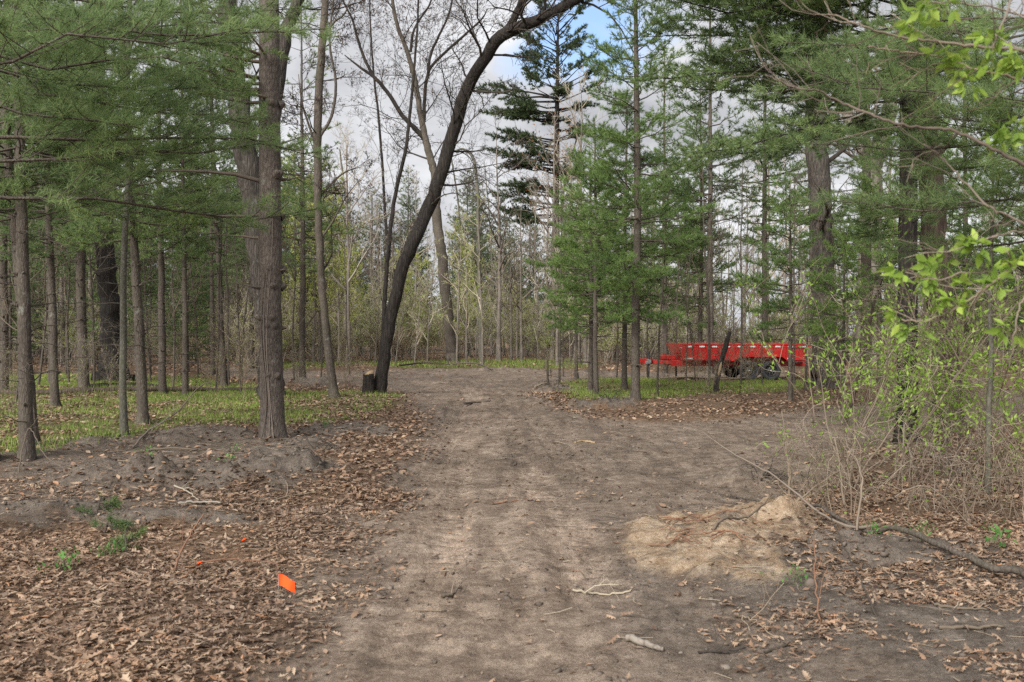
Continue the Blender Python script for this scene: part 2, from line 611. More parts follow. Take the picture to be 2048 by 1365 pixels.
M["needles"] = mat_leaf("needles", [(0, (0.115, 0.178, 0.078)), (0.5, (0.18, 0.265, 0.11)), (0.9, (0.245, 0.34, 0.145)), (1, (0.31, 0.34, 0.17))], 0.5, 0.5, 0.9)
M["soft_needles"] = mat_leaf("soft_needles", [(0, (0.145, 0.22, 0.10)), (0.5, (0.215, 0.315, 0.14)), (0.9, (0.285, 0.385, 0.175)), (1, (0.35, 0.38, 0.19))], 0.55, 0.5, 0.9)
M["bright_needles"] = mat_leaf("bright_needles", [(0, (0.11, 0.185, 0.065)), (0.5, (0.18, 0.28, 0.092)), (1, (0.25, 0.36, 0.125))], 0.45, 0.5, 0.8)
M["far_needles"] = mat_leaf("far_needles", [(0, (0.09, 0.13, 0.07)), (0.6, (0.14, 0.19, 0.095)), (1, (0.2, 0.24, 0.12))], 0.4, 0.6, 0.5)
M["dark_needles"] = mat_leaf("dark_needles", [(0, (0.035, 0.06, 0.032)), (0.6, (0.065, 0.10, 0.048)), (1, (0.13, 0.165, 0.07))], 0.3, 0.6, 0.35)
M["spring_leaf"] = mat_leaf("spring_leaf", [(0, (0.19, 0.30, 0.05)), (0.5, (0.28, 0.42, 0.075)), (1, (0.38, 0.50, 0.11))], 0.45, 0.5)
M["shrub_leaf"] = mat_leaf("shrub_leaf", [(0, (0.17, 0.29, 0.045)), (0.5, (0.27, 0.42, 0.075)), (1, (0.38, 0.52, 0.12))], 0.5, 0.5)
M["yellow_leaf"] = mat_leaf("yellow_leaf", [(0, (0.27, 0.33, 0.08)), (0.5, (0.37, 0.42, 0.12)), (1, (0.47, 0.47, 0.18))], 0.4, 0.6)
M["haze_leaf"] = mat_leaf("haze_leaf", [(0, (0.25, 0.32, 0.09)), (0.5, (0.36, 0.43, 0.14)), (1, (0.47, 0.49, 0.2))], 0.45, 0.6)
M["straw_leaf"] = mat_leaf("straw_leaf", [(0, (0.27, 0.19, 0.12)), (1, (0.48, 0.37, 0.26))], 0.3, 0.7)
M["old_leaf"] = mat_leaf("old_leaf", [(0, (0.07, 0.04, 0.025)), (1, (0.16, 0.09, 0.05))], 0.3, 0.7)
M["orange_leaf"] = mat_leaf("orange_leaf", [(0, (0.20, 0.085, 0.035)), (1, (0.34, 0.17, 0.075))], 0.3, 0.7)
M["litter"] = mat_leaf("litter", [(0, (0.10, 0.064, 0.046)), (0.2, (0.19, 0.128, 0.09)), (0.45, (0.31, 0.20, 0.135)), (0.6, (0.23, 0.178, 0.14)), (0.8, (0.38, 0.265, 0.185)), (0.93, (0.45, 0.35, 0.265)), (1, (0.42, 0.225, 0.125))],
                       0.15, 0.65, 0.8, [(0.35, (0.82, 0.82, 0.84)), (0.65, (1.12, 1.08, 1.04))])
M["grass"] = mat_leaf("grass", [(0, (0.13, 0.205, 0.045)), (0.6, (0.21, 0.30, 0.065)), (1, (0.32, 0.37, 0.13))], 0.3, 0.6, 0.6)
M["seedling"] = mat_leaf("seedling", [(0, (0.06, 0.16, 0.04)), (1, (0.14, 0.30, 0.07))], 0.35, 0.5)
M["wood"] = mat_leaf("wood", [(0, (0.26, 0.185, 0.115)), (1, (0.36, 0.27, 0.18))], 0, 0.8)


def mat_ground():
    m, nt, b = new_mat("ground")
    b.inputs["Roughness"].default_value = 0.95
    b.inputs["Specular IOR Level"].default_value = 0.1
    v = coords(nt, "Object")
    at = nt.nodes.new("ShaderNodeAttribute")
    at.attribute_name = "cover"
    sp = nt.nodes.new("ShaderNodeSeparateColor")
    nt.links.new(at.outputs["Color"], sp.inputs["Color"])
    big = noise(nt, v, 0.9, 5, 0.6)
    fine = noise(nt, v, 26, 6, 0.75)
    grit = noise(nt, v, 120, 3, 0.8)
    streak = noise(nt, v, 5, 8, 0.72)
    vo = nt.nodes.new("ShaderNodeTexVoronoi")
    vo.inputs["Scale"].default_value = 34
    nt.links.new(v, vo.inputs["Vector"])
    speck = ramp(nt, vo.outputs["Color"], [(0.0, (0.55, 0.52, 0.49)), (0.16, (0.95, 0.95, 0.95)), (0.8, (1.0, 1.0, 1.0)), (1.0, (1.35, 1.32, 1.28))])
    # trodden dirt of the track
    road = ramp(nt, streak, [(0.34, (0.14, 0.113, 0.094)), (0.5, (0.232, 0.188, 0.154)), (0.66, (0.318, 0.265, 0.221))])
    road = mixc(nt, 1.0, road, ramp(nt, big, [(0.32, (0.76, 0.74, 0.72)), (0.68, (1.22, 1.21, 1.2))]), 'MULTIPLY')
    road = mixc(nt, 1.0, road, ramp(nt, fine, [(0.3, (0.62, 0.6, 0.58)), (0.48, (1, 1, 1)), (0.7, (1.25, 1.24, 1.22))]), 'MULTIPLY')
    lw = noise(nt, coords(nt, "Object", (1, 0.16, 1)), 5.5, 5, 0.6, 0.4)
    road = mixc(nt, 1.0, road, ramp(nt, lw, [(0.32, (0.72, 0.71, 0.70)), (0.68, (1.2, 1.19, 1.18))]), 'MULTIPLY')
    wn_ = nt.nodes.new("ShaderNodeAttribute")
    wn_.attribute_name = "worn"
    road = mixc(nt, wn_.outputs["Fac"], road, mixc(nt, 1.0, road, (1.38, 1.36, 1.34), 'MULTIPLY'))
    road = mixc(nt, 0.7, road, speck, 'MULTIPLY')
    # leafy forest floor under the loose leaves
    flo = ramp(nt, fine, [(0.3, (0.06, 0.042, 0.03)), (0.5, (0.17, 0.115, 0.078)), (0.7, (0.30, 0.21, 0.145))])
    flo = mixc(nt, 1.0, flo, ramp(nt, big, [(0.3, (0.75, 0.75, 0.76)), (0.7, (1.2, 1.15, 1.1))]), 'MULTIPLY')
    soil = ramp(nt, streak, [(0.34, (0.095, 0.078, 0.064)), (0.5, (0.17, 0.142, 0.119)), (0.66, (0.255, 0.216, 0.182))])
    soil = mixc(nt, 1.0, soil, ramp(nt, fine, [(0.3, (0.65, 0.65, 0.65)), (0.7, (1.25, 1.25, 1.25))]), 'MULTIPLY')
    soil = mixc(nt, 0.7, soil, speck, 'MULTIPLY')
    sand = ramp(nt, streak, [(0.34, (0.25, 0.175, 0.115)), (0.5, (0.43, 0.325, 0.225)), (0.66, (0.56, 0.46, 0.35))])
    sand = mixc(nt, 1.0, sand, ramp(nt, fine, [(0.3, (0.66, 0.62, 0.58)), (0.6, (1.08, 1.08, 1.08))]), 'MULTIPLY')
    turf = ramp(nt, fine, [(0.3, (0.07, 0.085, 0.025)), (0.7, (0.15, 0.17, 0.055))])
    c = mixc(nt, sp.outputs["Blue"], flo, turf)
    c = mixc(nt, sp.outputs["Red"], c, road)
    soilf = nt.nodes.new("ShaderNodeAttribute")
    soilf.attribute_name = "soil"
    c = mixc(nt, soilf.outputs["Fac"], c, soil)
    sn = noise(nt, v, 3.2, 7, 0.7)
    sf = nt.nodes.new("ShaderNodeMath")
    sf.operation = 'MULTIPLY'
    sfr = ramp(nt, sn, [(0.38, (0.12, 0.12, 0.12)), (0.5, (0.92, 0.92, 0.92))])
    nt.links.new(sp.outputs["Green"], sf.inputs[0])
    nt.links.new(sfr, sf.inputs[1])
    c = mixc(nt, sf.outputs[0], c, sand)
    c = mixc(nt, 1.0, c, ramp(nt, grit, [(0.35, (0.66, 0.65, 0.64)), (0.65, (1.3, 1.29, 1.27))]), 'MULTIPLY')
    nt.links.new(c, b.inputs["Base Color"])
    h = mixc(nt, 0.4, streak, fine)
    h = mixc(nt, 0.25, h, grit)
    bump(nt, b, h, 1.0, 0.06)
    return m


def mat_plain(name, col, rough=0.5, metal=0.0, spec=0.4, var=0.12, scale=8, cl=0.0):
    m, nt, b = new_mat(name)
    b.inputs["Roughness"].default_value = rough
    b.inputs["Metallic"].default_value = metal
    b.inputs["Specular IOR Level"].default_value = spec
    b.inputs["Coat Weight"].default_value = cl
    n = noise(nt, coords(nt, "Object"), scale, 5)
    c = ramp(nt, n, [(0.3, tuple(x * (1 - var) for x in col)), (0.7, tuple(min(1, x * (1 + var)) for x in col))])
    nt.links.new(c, b.inputs["Base Color"])
    return m


M["ground"] = mat_ground()
M["red"] = mat_plain("red_paint", (0.43, 0.016, 0.014), 0.35, 0, 0.5, 0.22, 2.0, 0.3)
M["black"] = mat_plain("black_paint", (0.02, 0.02, 0.021), 0.5, 0, 0.4)
M["rubber"] = mat_plain("rubber", (0.05, 0.05, 0.052), 0.85, 0, 0.2, 0.3, 14)
M["steel"] = mat_plain("steel", (0.55, 0.55, 0.56), 0.35, 0.8, 0.5)
M["white_tape"] = mat_plain("white_tape", (0.75, 0.75, 0.74), 0.4)
M["red_tape"] = mat_plain("red_tape", (0.5, 0.03, 0.03), 0.4)
M["lamp_red"] = mat_plain("lamp_red", (0.45, 0.01, 0.01), 0.2)
M["flag"] = mat_plain("flag_orange", (0.95, 0.10, 0.015), 0.5, 0, 0.3, 0.05)
M["wire"] = mat_plain("wire", (0.25, 0.24, 0.22), 0.4, 0.6)

# ------------------------------------------------------------------ ground sheet
def grid_axis(parts):
    return np.concatenate([np.arange(a, b - 1e-9, s) for a, b, s in parts])


xs_pos = grid_axis([(0, 4.2, 0.035), (4.2, 9, 0.09), (9, 30, 0.5), (30, 120, 4), (120, 401, 40)])
xs = np.concatenate([-xs_pos[:0:-1], xs_pos])
ys = np.concatenate([np.arange(-60, 0, 6.0), np.arange(0, 3.4, 0.3), grid_axis([(3.4, 13, 0.028), (13, 20, 0.06), (20, 45, 0.2), (45, 100, 1.5), (100, 401, 20)])])
GX, GY = np.meshgrid(xs, ys)
gxf, gyf = GX.ravel(), GY.ravel()
GZ = ground_z(gxf, gyf)
nx, ny = len(xs), len(ys)
ii = (np.arange(ny - 1)[:, None] * nx + np.arange(nx - 1)[None, :]).ravel()
gme = make_mesh("ground", np.stack([gxf, gyf, GZ], -1), [np.stack([ii, ii + 1, ii + nx + 1, ii + nx], -1)])
att = gme.attributes.new("cover", 'FLOAT_COLOR', 'POINT')
rd, sd_, gr, so = m_road(gxf, gyf), m_sand(gxf, gyf), m_grass(gxf, gyf), m_soil(gxf, gyf)
att.data.foreach_set("color", np.stack([rd, sd_, gr * 0.6 * (1 - rd), np.ones_like(rd)], -1).astype(np.float32).ravel())
cl = line_d(gxf, gyf, [G(*p) for p in [(1010, 1500), (1010, 1300), (1010, 1100), (985, 985), (975, 900), (960, 830), (940, 780), (850, 760)]])
pale = np.maximum(sstep(0.9, 0.2, cl + (fbm(gxf * 0.9, gyf * 0.6, 71, 4) - 0.5) * 1.5) * 0.75, sstep(1.2, 0.4, np.hypot((gxf - G(985, 985)[0]) / 0.75, (gyf - G(985, 985)[1]) / 0.55) + (fbm(gxf * 2, gyf * 2, 73, 4) - 0.5) * 1.2))
att3 = gme.attributes.new("worn", 'FLOAT', 'POINT')
att3.data.foreach_set("value", (pale * rd).astype(np.float32))
att2 = gme.attributes.new("soil", 'FLOAT', 'POINT')
att2.data.foreach_set("value", (so * (1 - 0.5 * rd)).astype(np.float32))
ground = link("ground", gme, M["ground"], smooth=True)
tag(ground, "bare dirt track through a leafy forest floor", None, None, "structure")

# ------------------------------------------------------------------ leaf litter, twigs, clods, grass
def oak_leaf(rng):
    half = [(0.0, 0.0), (0.05, 0.02), (0.16, 0.10), (0.22, 0.05), (0.34, 0.19), (0.42, 0.07), (0.56, 0.25), (0.64, 0.09), (0.76, 0.20), (0.84, 0.07), (1.0, 0.0)]
    wide = rng.uniform(0.6, 1.15)
    half = [(min(1, max(0, a + (rng.normal(0, 0.02) if 0 < a < 1 else 0))), b * wide * rng.uniform(0.55, 1.35)) for a, b in half]
    pts = [(a, b) for a, b in half] + [(a, -b * rng.uniform(0.8, 1.2)) for a, b in half[-2:0:-1]]
    c = rng.uniform(-0.5, 0.5)
    cup = rng.uniform(-0.9, 1.4)
    tw = rng.uniform(-0.8, 0.8)
    mid = [(a, 0.0) for a, b in half]
    V = []
    for a, b in pts + mid[1:-1]:
        z = c * (a - 0.5) ** 2 * 1.2 + cup * abs(b) * 0.9 + tw * b * (a - 0.5)
        V.append((a - 0.5, b, z))
    n = len(pts); k = len(half)
    polys4, polys3 = [], []
    midi = lambda i: 0 if i == 0 else (k - 1 if i == k - 1 else n + i - 1)
    for i in range(k - 1):
        up = (i, i + 1)
        lo = ((n - i) % n, n - i - 1)
        for s, (e0, e1) in enumerate((up, lo)):
            m0, m1 = midi(i), midi(i + 1)
            idx = [m0, m1, e1, e0] if s == 0 else [m0, e0, e1, m1]
            u = list(dict.fromkeys(idx))
            (polys4 if len(u) == 4 else polys3).append(u)
    return np.array(V), [np.array(polys4), np.array(polys3)]


def small_leaf(rng):
    c = rng.uniform(-0.6, 0.8)
    V = [(-0.5, 0, 0.05 * c), (-0.1, 0.24, 0.25 * abs(c)), (0.15, 0.2, 0.2 * abs(c)), (0.5, 0, 0.25 * c), (0.15, -0.2, 0.22 * abs(c)), (-0.1, -0.24, 0.2 * abs(c)), (0.02, 0, 0)]
    return np.array(V), [np.array([[0, 6, 1], [1, 6, 2], [2, 6, 3], [3, 6, 4], [4, 6, 5], [5, 6, 0]])]


def litter_density(x, y):
    r = sstep(-0.45, 0.5, poly_sd(x, y, ROAD) + 0.08 + (fbm(x * 1.5, y * 1.5, 81, 5, 0.6) - 0.5) * 1.6)
    s, g, so_ = m_sand(x, y), m_grass(x, y), m_soil(x, y)
    patch = sstep(0.36, 0.56, fbm(x * 0.9, y * 0.9, 77, 5, 0.6))
    d = (1 - r) * (1 - 0.9 * s) * (1 - 0.82 * so_) * (1 - 0.3 * g) * (0.22 + 0.78 * patch)
    right = (x > 0.5) & (y < 9.5)
    bare = sstep(0.30, 0.52, fbm(x * 1.1, y * 1.1, 79, 4))
    d0 = (1 - r) * (1 - 0.75 * s) * (0.05 + 0.95 * bare * sstep(0.8, 2.2, x + 0.25 * (6 - y)))
    d = np.where((x > 1.5) & (y > 16), d * 0.5, d)
    return np.where(right, d0, d) + 0.010 * r


def samples(n, x0, x1, y0, y1, dens, rng, wedge=0.62):
    y = np.sqrt(rng.uniform(y0 ** 2, y1 ** 2, n))
    x = rng.uniform(-1, 1, n) * np.maximum(wedge * y, 2.2) if wedge else rng.uniform(x0, x1, n)
    keep = rng.uniform(0, 1, n) < dens(x, y)
    return x[keep], y[keep]


rng = np.random.default_rng(5)
acc = Acc()
oaks = [oak_leaf(rng) for _ in range(22)]
x, y = samples(76000, 0, 0, 3.6, 11, litter_density, rng)
up = np.stack([rng.normal(0, 0.2, len(x)), rng.normal(0, 0.2, len(x)), np.ones(len(x))], -1)
pos = np.stack([x, y, ground_z(x, y) + rng.uniform(0.006, 0.03, len(x))], -1)
acc.add(*scatter(oaks, pos, basis(up, rng), np.clip(rng.gamma(7, 0.0084, len(x)), 0.025, 0.12), rng))
smalls = [small_leaf(rng) for _ in range(8)]
x, y = samples(38000, 0, 0, 3.6, 11, lambda a, b: np.maximum(litter_density(a, b), 0.03), rng)
up = np.stack([rng.normal(0, 0.3, len(x)), rng.normal(0, 0.3, len(x)), np.ones(len(x))], -1)
pos = np.stack([x, y, ground_z(x, y) + rng.uniform(0.004, 0.02, len(x))], -1)
acc.add(*scatter(smalls, pos, basis(up, rng), rng.uniform(0.015, 0.06, len(x)), rng))
x, y = samples(120000, 0, 0, 9, 30, litter_density, rng)
up = np.stack([rng.normal(0, 0.36, len(x)), rng.normal(0, 0.36, len(x)), np.ones(len(x))], -1)
pos = np.stack([x, y, ground_z(x, y) + rng.uniform(0.006, 0.03, len(x))], -1)
acc.add(*scatter(smalls, pos, basis(up, rng), rng.uniform(0.055, 0.115, len(x)), rng))
x, y = samples(26000, 0, 0, 28, 75, lambda a, b: np.maximum(litter_density(a, b), 0.05), rng)
up = np.stack([rng.normal(0, 0.6, len(x)), rng.normal(0, 0.6, len(x)), np.ones(len(x))], -1)
pos = np.stack([x, y, ground_z(x, y) + rng.uniform(0.01, 0.06, len(x))], -1)
acc.add(*scatter(smalls, pos, basis(up, rng), rng.uniform(0.12, 0.2, len(x)), rng))
tag(link("leaf_litter", acc.mesh("leaf_litter"), M["litter"]), "brown fallen oak leaves strewn over the forest floor", None, None, "stuff")

# fine twigs and bark chips lying about
acc = Acc()
x, y = samples(9000, 0, 0, 3.8, 26, lambda a, b: 0.25 + 0.5 * (1 - m_road(a, b)) + 0.6 * m_sand(a, b), rng)
n = len(x)
a = rng.uniform(0, 2 * np.pi, n); L = rng.uniform(0.03, 0.22, n) ** 1.0
z = ground_z(x, y)
for i in range(n):
    dx, dy = math.cos(a[i]) * L[i], math.sin(a[i]) * L[i]
    acc.tube([(x[i], y[i], z[i] + 0.006), (x[i] + dx * .5 + rng.normal(0, .006), y[i] + dy * .5, z[i] + 0.012), (x[i] + dx, y[i] + dy, z[i] + rng.uniform(0.004, 0.03))],
             rng.uniform(0.0015, 0.004), 3)
tag(link("twig_litter", acc.mesh("twig_litter"), M["cane"]), "fine broken twigs scattered on dirt and leaves", None, None, "stuff")

# clods of soil on the track and the mounds
acc = Acc()
clod = []
for _ in range(8):
    ph = rng.normal(0, 1, (14, 3))
    import itertools
    base = np.array(list(itertools.product((-1, 1), repeat=3)), float) * 0.62
    base += rng.normal(0, 0.17, base.shape)
    clod.append((base * np.array([1, 0.8, 0.55]), [np.array([[0, 1, 3, 2], [4, 6, 7, 5], [0, 4, 5, 1], [2, 3, 7, 6], [0, 2, 6, 4], [1, 5, 7, 3]])]))
x, y = samples(45000, 0, 0, 3.8, 20, lambda a, b: (0.55 * m_road(a, b) + 0.6 * m_soil(a, b)) * (1 - m_sand(a, b)) * (0.15 + sstep(0.4, 0.65, fbm(a * 1.1, b * 1.1, 91, 3))), rng)
up = np.stack([rng.normal(0, 0.3, len(x)), rng.normal(0, 0.3, len(x)), np.ones(len(x))], -1)
pos = np.stack([x, y, ground_z(x, y) + 0.001], -1)
V, Fs = scatter(clod, pos, basis(up, rng), rng.gamma(2.0, 0.0042, len(x)) + 0.003, rng)
acc.add(V, Fs)
x, y = samples(60000, 0, 0, 3.8, 18, lambda a, b: 0.8 * m_mound(a, b) * (1 - m_sand(a, b)) * (1 - m_road(a, b)) * (0.1 + sstep(0.35, 0.6, fbm(a * 2.1, b * 2.1, 95, 3))), rng)
up = np.stack([rng.normal(0, 0.3, len(x)), rng.normal(0, 0.3, len(x)), np.ones(len(x))], -1)
pos = np.stack([x, y, ground_z(x, y) + 0.001], -1)
acc.add(*scatter(clod, pos, basis(up, rng), rng.gamma(1.6, 0.0075, len(x)) + 0.003, rng))
M["clod"] = mat_leaf("clod", [(0, (0.09, 0.071, 0.056)), (0.7, (0.16, 0.13, 0.105)), (1, (0.23, 0.19, 0.155))], 0, 0.95, spec=0.1)
tag(link("soil_clods", acc.mesh("soil_clods"), M["clod"]), "small clods of dry soil on the track", None, None, "stuff")

# grass
acc = Acc()


def blades(n, y0, y1, dens, h0, h1, w, wedge=0.62):
    x, y = samples(n, 0, 0, y0, y1, dens, rng, wedge)
    m = len(x)
    h = rng.uniform(h0, h1, m)
    a = rng.uniform(0, 2 * np.pi, m)
    z = ground_z(x, y)
    lean = rng.normal(0, 0.35, (m, 2)) * h[:, None]
    wx, wy = np.cos(a) * w, np.sin(a) * w
    V = np.stack([np.stack([x - wx, y - wy, z - 0.01], -1), np.stack([x + wx, y + wy, z - 0.01], -1),
                  np.stack([x + lean[:, 0], y + lean[:, 1], z + h], -1)], 1).reshape(-1, 3)
    acc.add(V, [np.arange(3 * m).reshape(-1, 3)])


def grass_d(a, b):
    return (1 - m_road(a, b)) * m_grass(a, b) * (0.1 + 1.0 * sstep(0.38, 0.6, fbm(a * 0.7, b * 0.7, 93, 5, 0.6)))


blades(260000, 12, 40, grass_d, 0.05, 0.15, 0.007)
blades(60000, 38, 62, grass_d, 0.08, 0.24, 0.014)
tag(link("grass", acc.mesh("grass"), M["grass"]), "fresh green grass under the trees", None, None, "stuff")

# ------------------------------------------------------------------ trees: generators
def needle_tufts(rng, k, n, w, l0, l1):
    T = []
    for _ in range(k):
        th = np.radians(rng.uniform(12, 72, n)); ph = rng.uniform(0, 2 * np.pi, n)
        d = np.stack([np.sin(th) * np.cos(ph), np.sin(th) * np.sin(ph), np.cos(th)], -1)
        b = np.stack([np.zeros(n), np.zeros(n), rng.uniform(-0.08, 0.015, n)], -1)
        s = nrm(np.cross(d, rng.normal(0, 1, (n, 3)))) * w
        L = rng.uniform(l0, l1, n)[:, None]
        tip = b + d * L
        tip[:, 2] -= 0.1 * L[:, 0]
        T.append((np.stack([b - s, b + s, tip], 1).reshape(-1, 3), [np.arange(3 * n).reshape(-1, 3)]))
    return T


LOD = {"hero": dict(n=28, w=0.0022, l=(0.085, 0.135), tw=0.07, tu=0.062),
       "near": dict(n=16, w=0.0055, l=(0.09, 0.14), tw=0.075, tu=0.07),
       "mid": dict(n=12, w=0.0085, l=(0.11, 0.16), tw=0.095, tu=0.09),
       "far": dict(n=9, w=0.022, l=(0.18, 0.30), tw=0.20, tu=0.16)}


def pine_branch(wood, tp, td, p0, az, L, elev, curl, lod, rng, r0=None, start=0.2, sag=0.0, dens=1.0):
    q = LOD[lod]
    n = 6
    s = np.linspace(0, 1, n)
    h = np.array([math.cos(az), math.sin(az), 0]); g = np.array([-math.sin(az), math.cos(az), 0])
    wig = np.cumsum(rng.normal(0, 0.05, n)) * L
    pts = p0 + h * (L * s)[:, None] + g * wig[:, None] + np.array([0, 0, 1]) * (L * (math.tan(elev) * s + curl * s ** 2 - sag * np.sin(s * np.pi)))[:, None]
    pts[1:, 2] += np.cumsum(rng.normal(0, 0.022, n - 1)) * L
    r0 = r0 or 0.006 + 0.009 * L
    wood.tube(pts, np.linspace(r0, 0.003, n), 4)
    m = max(2, int(dens * L * (1 - start) / q["tw"]))
    ts = start + (1 - start) * (np.arange(m) + rng.uniform(0, 1, m)) / m
    f = ts * (n - 1); i = np.minimum(f.astype(int), n - 2); u = (f - i)[:, None]
    base = pts[i] * (1 - u) + pts[i + 1] * u
    hd = nrm(pts[i + 1] - pts[i])
    side = np.where(np.arange(m) % 2 == 0, 1, -1) * np.radians(rng.uniform(25, 65, m))
    lat = np.cross(np.array([0, 0, 1.0]), hd)
    d = hd * np.cos(side)[:, None] + nrm(lat) * np.sin(side)[:, None]
    d[:, 2] += rng.normal(0.10, 0.34, m)
    d = nrm(d)
    tl = np.clip(0.42 * L * (1 - ts) + 0.10, 0.1, 0.8) * rng.uniform(0.6, 1.15, m)
    for k in range(m):
        e = base[k] + d[k] * tl[k]
        mid = base[k] + d[k] * tl[k] * 0.5
        e = e + np.array([0, 0, 0.12 * tl[k]])
        wood.tube([base[k], mid, e], [0.0045, 0.0035, 0.002], 3)
        c = max(1, int(round(tl[k] / q["tu"])))
        t = (np.arange(c) + 1.0) / c
        t = t[t > 0.22] if c > 2 else t
        c = len(t)
        pp = base[k] * (1 - t)[:, None] + e * t[:, None]
        w = nrm(np.cross(d[k], np.array([0, 0, 1.0])))
        alt = np.where(np.arange(c) % 2 == 0, 1, -1)[:, None] * rng.uniform(0.2, 0.9, (c, 1))
        alt[-1] *= 0.15
        dd = d[k] + w * alt + np.array([0, 0, 0.28]) + rng.normal(0, 0.22, (c, 3))
        dd = nrm(dd)
        off = rng.uniform(0.02, 0.09, (c, 1)); off[-1] = 0.01
        tp.append(pp + dd * off)
        td.append(dd)
    tp.append(pts[-1:]); td.append(nrm(pts[-1:] - pts[-2:-1]))


def trunk_tube(acc, pts, rad, sides, rng, flare=0.0, rough=0.04):
    """a trunk with an uneven skin and a flared foot"""
    pts = np.asarray(pts, float)
    n = len(pts)
    T = nrm(np.gradient(pts, axis=0))
    U = nrm(np.cross(T, np.array([0, 1.0, 0.02]))); W = np.cross(T, U)
    a = np.arange(sides) * 2 * np.pi / sides
    hgt = np.concatenate([[0], np.cumsum(np.linalg.norm(np.diff(pts, axis=0), axis=1))])
    lob = rng.uniform(0, 2 * np.pi, 3)
    r = np.asarray(rad, float)[:, None] * (1 + rough * rng.normal(0, 1, (n, sides)) * 0.5)
    r = r * (1 + 0.05 * np.cos(2 * a[None] + lob[0] + hgt[:, None] * 0.4))
    if flare:
        R0 = rad[0]
        fl = np.exp(-hgt / (R0 * 1.6))[:, None]
        r = r * (1 + flare * fl * (0.75 + 0.45 * np.cos(5 * a[None] + lob[1]) + 0.25 * np.cos(3 * a[None] + lob[2])))
    V = pts[:, None] + r[..., None] * (np.cos(a)[None, :, None] * U[:, None] + np.sin(a)[None, :, None] * W[:, None])
    i = np.arange(n - 1)[:, None] * sides; j = np.arange(sides)[None]; j2 = (j + 1) % sides
    acc.add(V.reshape(-1, 3), [np.stack([i + j, i + j2, i + sides + j2, i + sides + j], -1).reshape(-1, 4), ((n - 1) * sides + np.arange(sides))[None]])


def whorl_knots(acc, H, r_at, z0, z1, rng, step=0.5):
    """collars where branches left the trunk"""
    z = z0
    while z < z1:
        for k in range(rng.integers(2, 5)):
            a = rng.uniform(0, 2 * np.pi)
            r = r_at(z)
            d = np.array([math.cos(a), math.sin(a), 0.25])
            acc.tube([d * r * 0.7 + (0, 0, z), d * (r * 1.05) + (0, 0, z), d * (r * 1.0 + rng.uniform(0.02, 0.07)) + (0, 0, z)], [r * 0.33, r * 0.22, r * 0.1], 5)
        z += step * rng.uniform(0.8, 1.2)


def dead_branch(acc, p0, az, L, rng, droop=-0.1, r=0.009):
    n = 6
    s = np.linspace(0, 1, n)
    h = np.array([math.cos(az), math.sin(az), 0]); g = np.array([-math.sin(az), math.cos(az), 0])
    pts = p0 + h * (L * s)[:, None] + g * (np.cumsum(rng.normal(0, 0.04, n)) * L)[:, None] + np.array([0, 0, 1]) * (L * (rng.uniform(-0.1, 0.3) * s + droop * s ** 2 + rng.normal(0, 0.015, n)))[:, None]
    acc.tube(pts, np.linspace(r, 0.0025, n), 4)
    for k in range(int(L * rng.uniform(2, 5))):
        t = rng.uniform(0.3, 0.95) * (n - 1); i = int(t)
        b = pts[i] + (pts[i + 1] - pts[i]) * (t - i)
        d = nrm(h * rng.uniform(0.2, 1) + g * rng.choice([-1, 1]) * rng.uniform(0.4, 1) + np.array([0, 0, rng.normal(0, 0.3)]))
        l = rng.uniform(0.1, 0.45) * min(1, L)
        acc.tube([b, b + d * l * .5 + rng.normal(0, .015, 3), b + d * l + rng.normal(0, .03, 3)], [0.004, 0.003, 0.0018], 3)


def pine_meshes(tag_, H, r0, dead, live, R, lod, rng, per=5, step=0.5, dead_n=3, thin_from=99, shape=1.0, dens=1.0):
    """trunk, dead branches, limbs and needles of one pine growing at the origin"""
    trunk = limb = Acc()     # limbs and dead branches stay one with the trunk
    nz = max(6, int(H / 0.35))
    z = np.linspace(-0.15, H, nz)
    r_at = lambda q: r0 * (1 - np.clip(q, 0, H) / H) ** 0.8 + 0.012
    wob = np.cumsum(rng.normal(0, 0.008, (nz, 2)), axis=0)
    pts = np.stack([wob[:, 0], wob[:, 1], z], -1)
    trunk_tube(trunk, pts, r_at(z), 10, rng, 0.7, 0.05)
    whorl_knots(trunk, H, r_at, 0.8, live, rng, step)
    deadw = trunk
    if dead_n:
        zz = dead
        while zz < live + 1.5:
            for k in range(rng.integers(1, dead_n + 1)):
                dead_branch(deadw, np.array([0, 0, zz + rng.normal(0, .05)]), rng.uniform(0, 2 * np.pi), rng.uniform(0.35, 0.85) * R, rng)
            zz += step * rng.uniform(0.6, 1.1)
    tp, td = [], []
    zz = live
    while zz < H - 0.2:
        t = (zz - live) / (H - live)
        prof = min(1, 0.55 + t * 3) * (1 - t) ** 0.75 * shape + 0.12
        thin = zz > thin_from
        for k in range(per // 2 if thin else per):
            L = max(0.3, R * prof * rng.uniform(0.6, 1.15))
            az = rng.uniform(0, 2 * np.pi)
            elev = math.radians(-8 + 40 * t + rng.normal(0, 8))
            pine_branch(limb, tp, td, np.array([0, 0, zz + rng.normal(0, 0.12)]), az, L, elev, 0.12 + 0.1 * rng.uniform(), lod, rng, dens=dens * (0.6 if thin else 1))
        zz += step * rng.uniform(0.85, 1.15)
    tp.append(np.array([[0, 0, H]])); td.append(np.array([[0, 0, 1.0]]))
    tp = np.concatenate(tp); td = np.concatenate(td)
    q = LOD[lod]
    need = Acc()
    need.add(*scatter(needle_tufts(rng, 10, q["n"], q["w"], *q["l"]), tp, basis(td, rng), rng.uniform(0.8, 1.15, len(tp)), rng))
    return (trunk.mesh("trunk"), None, None, need.mesh("crown"))


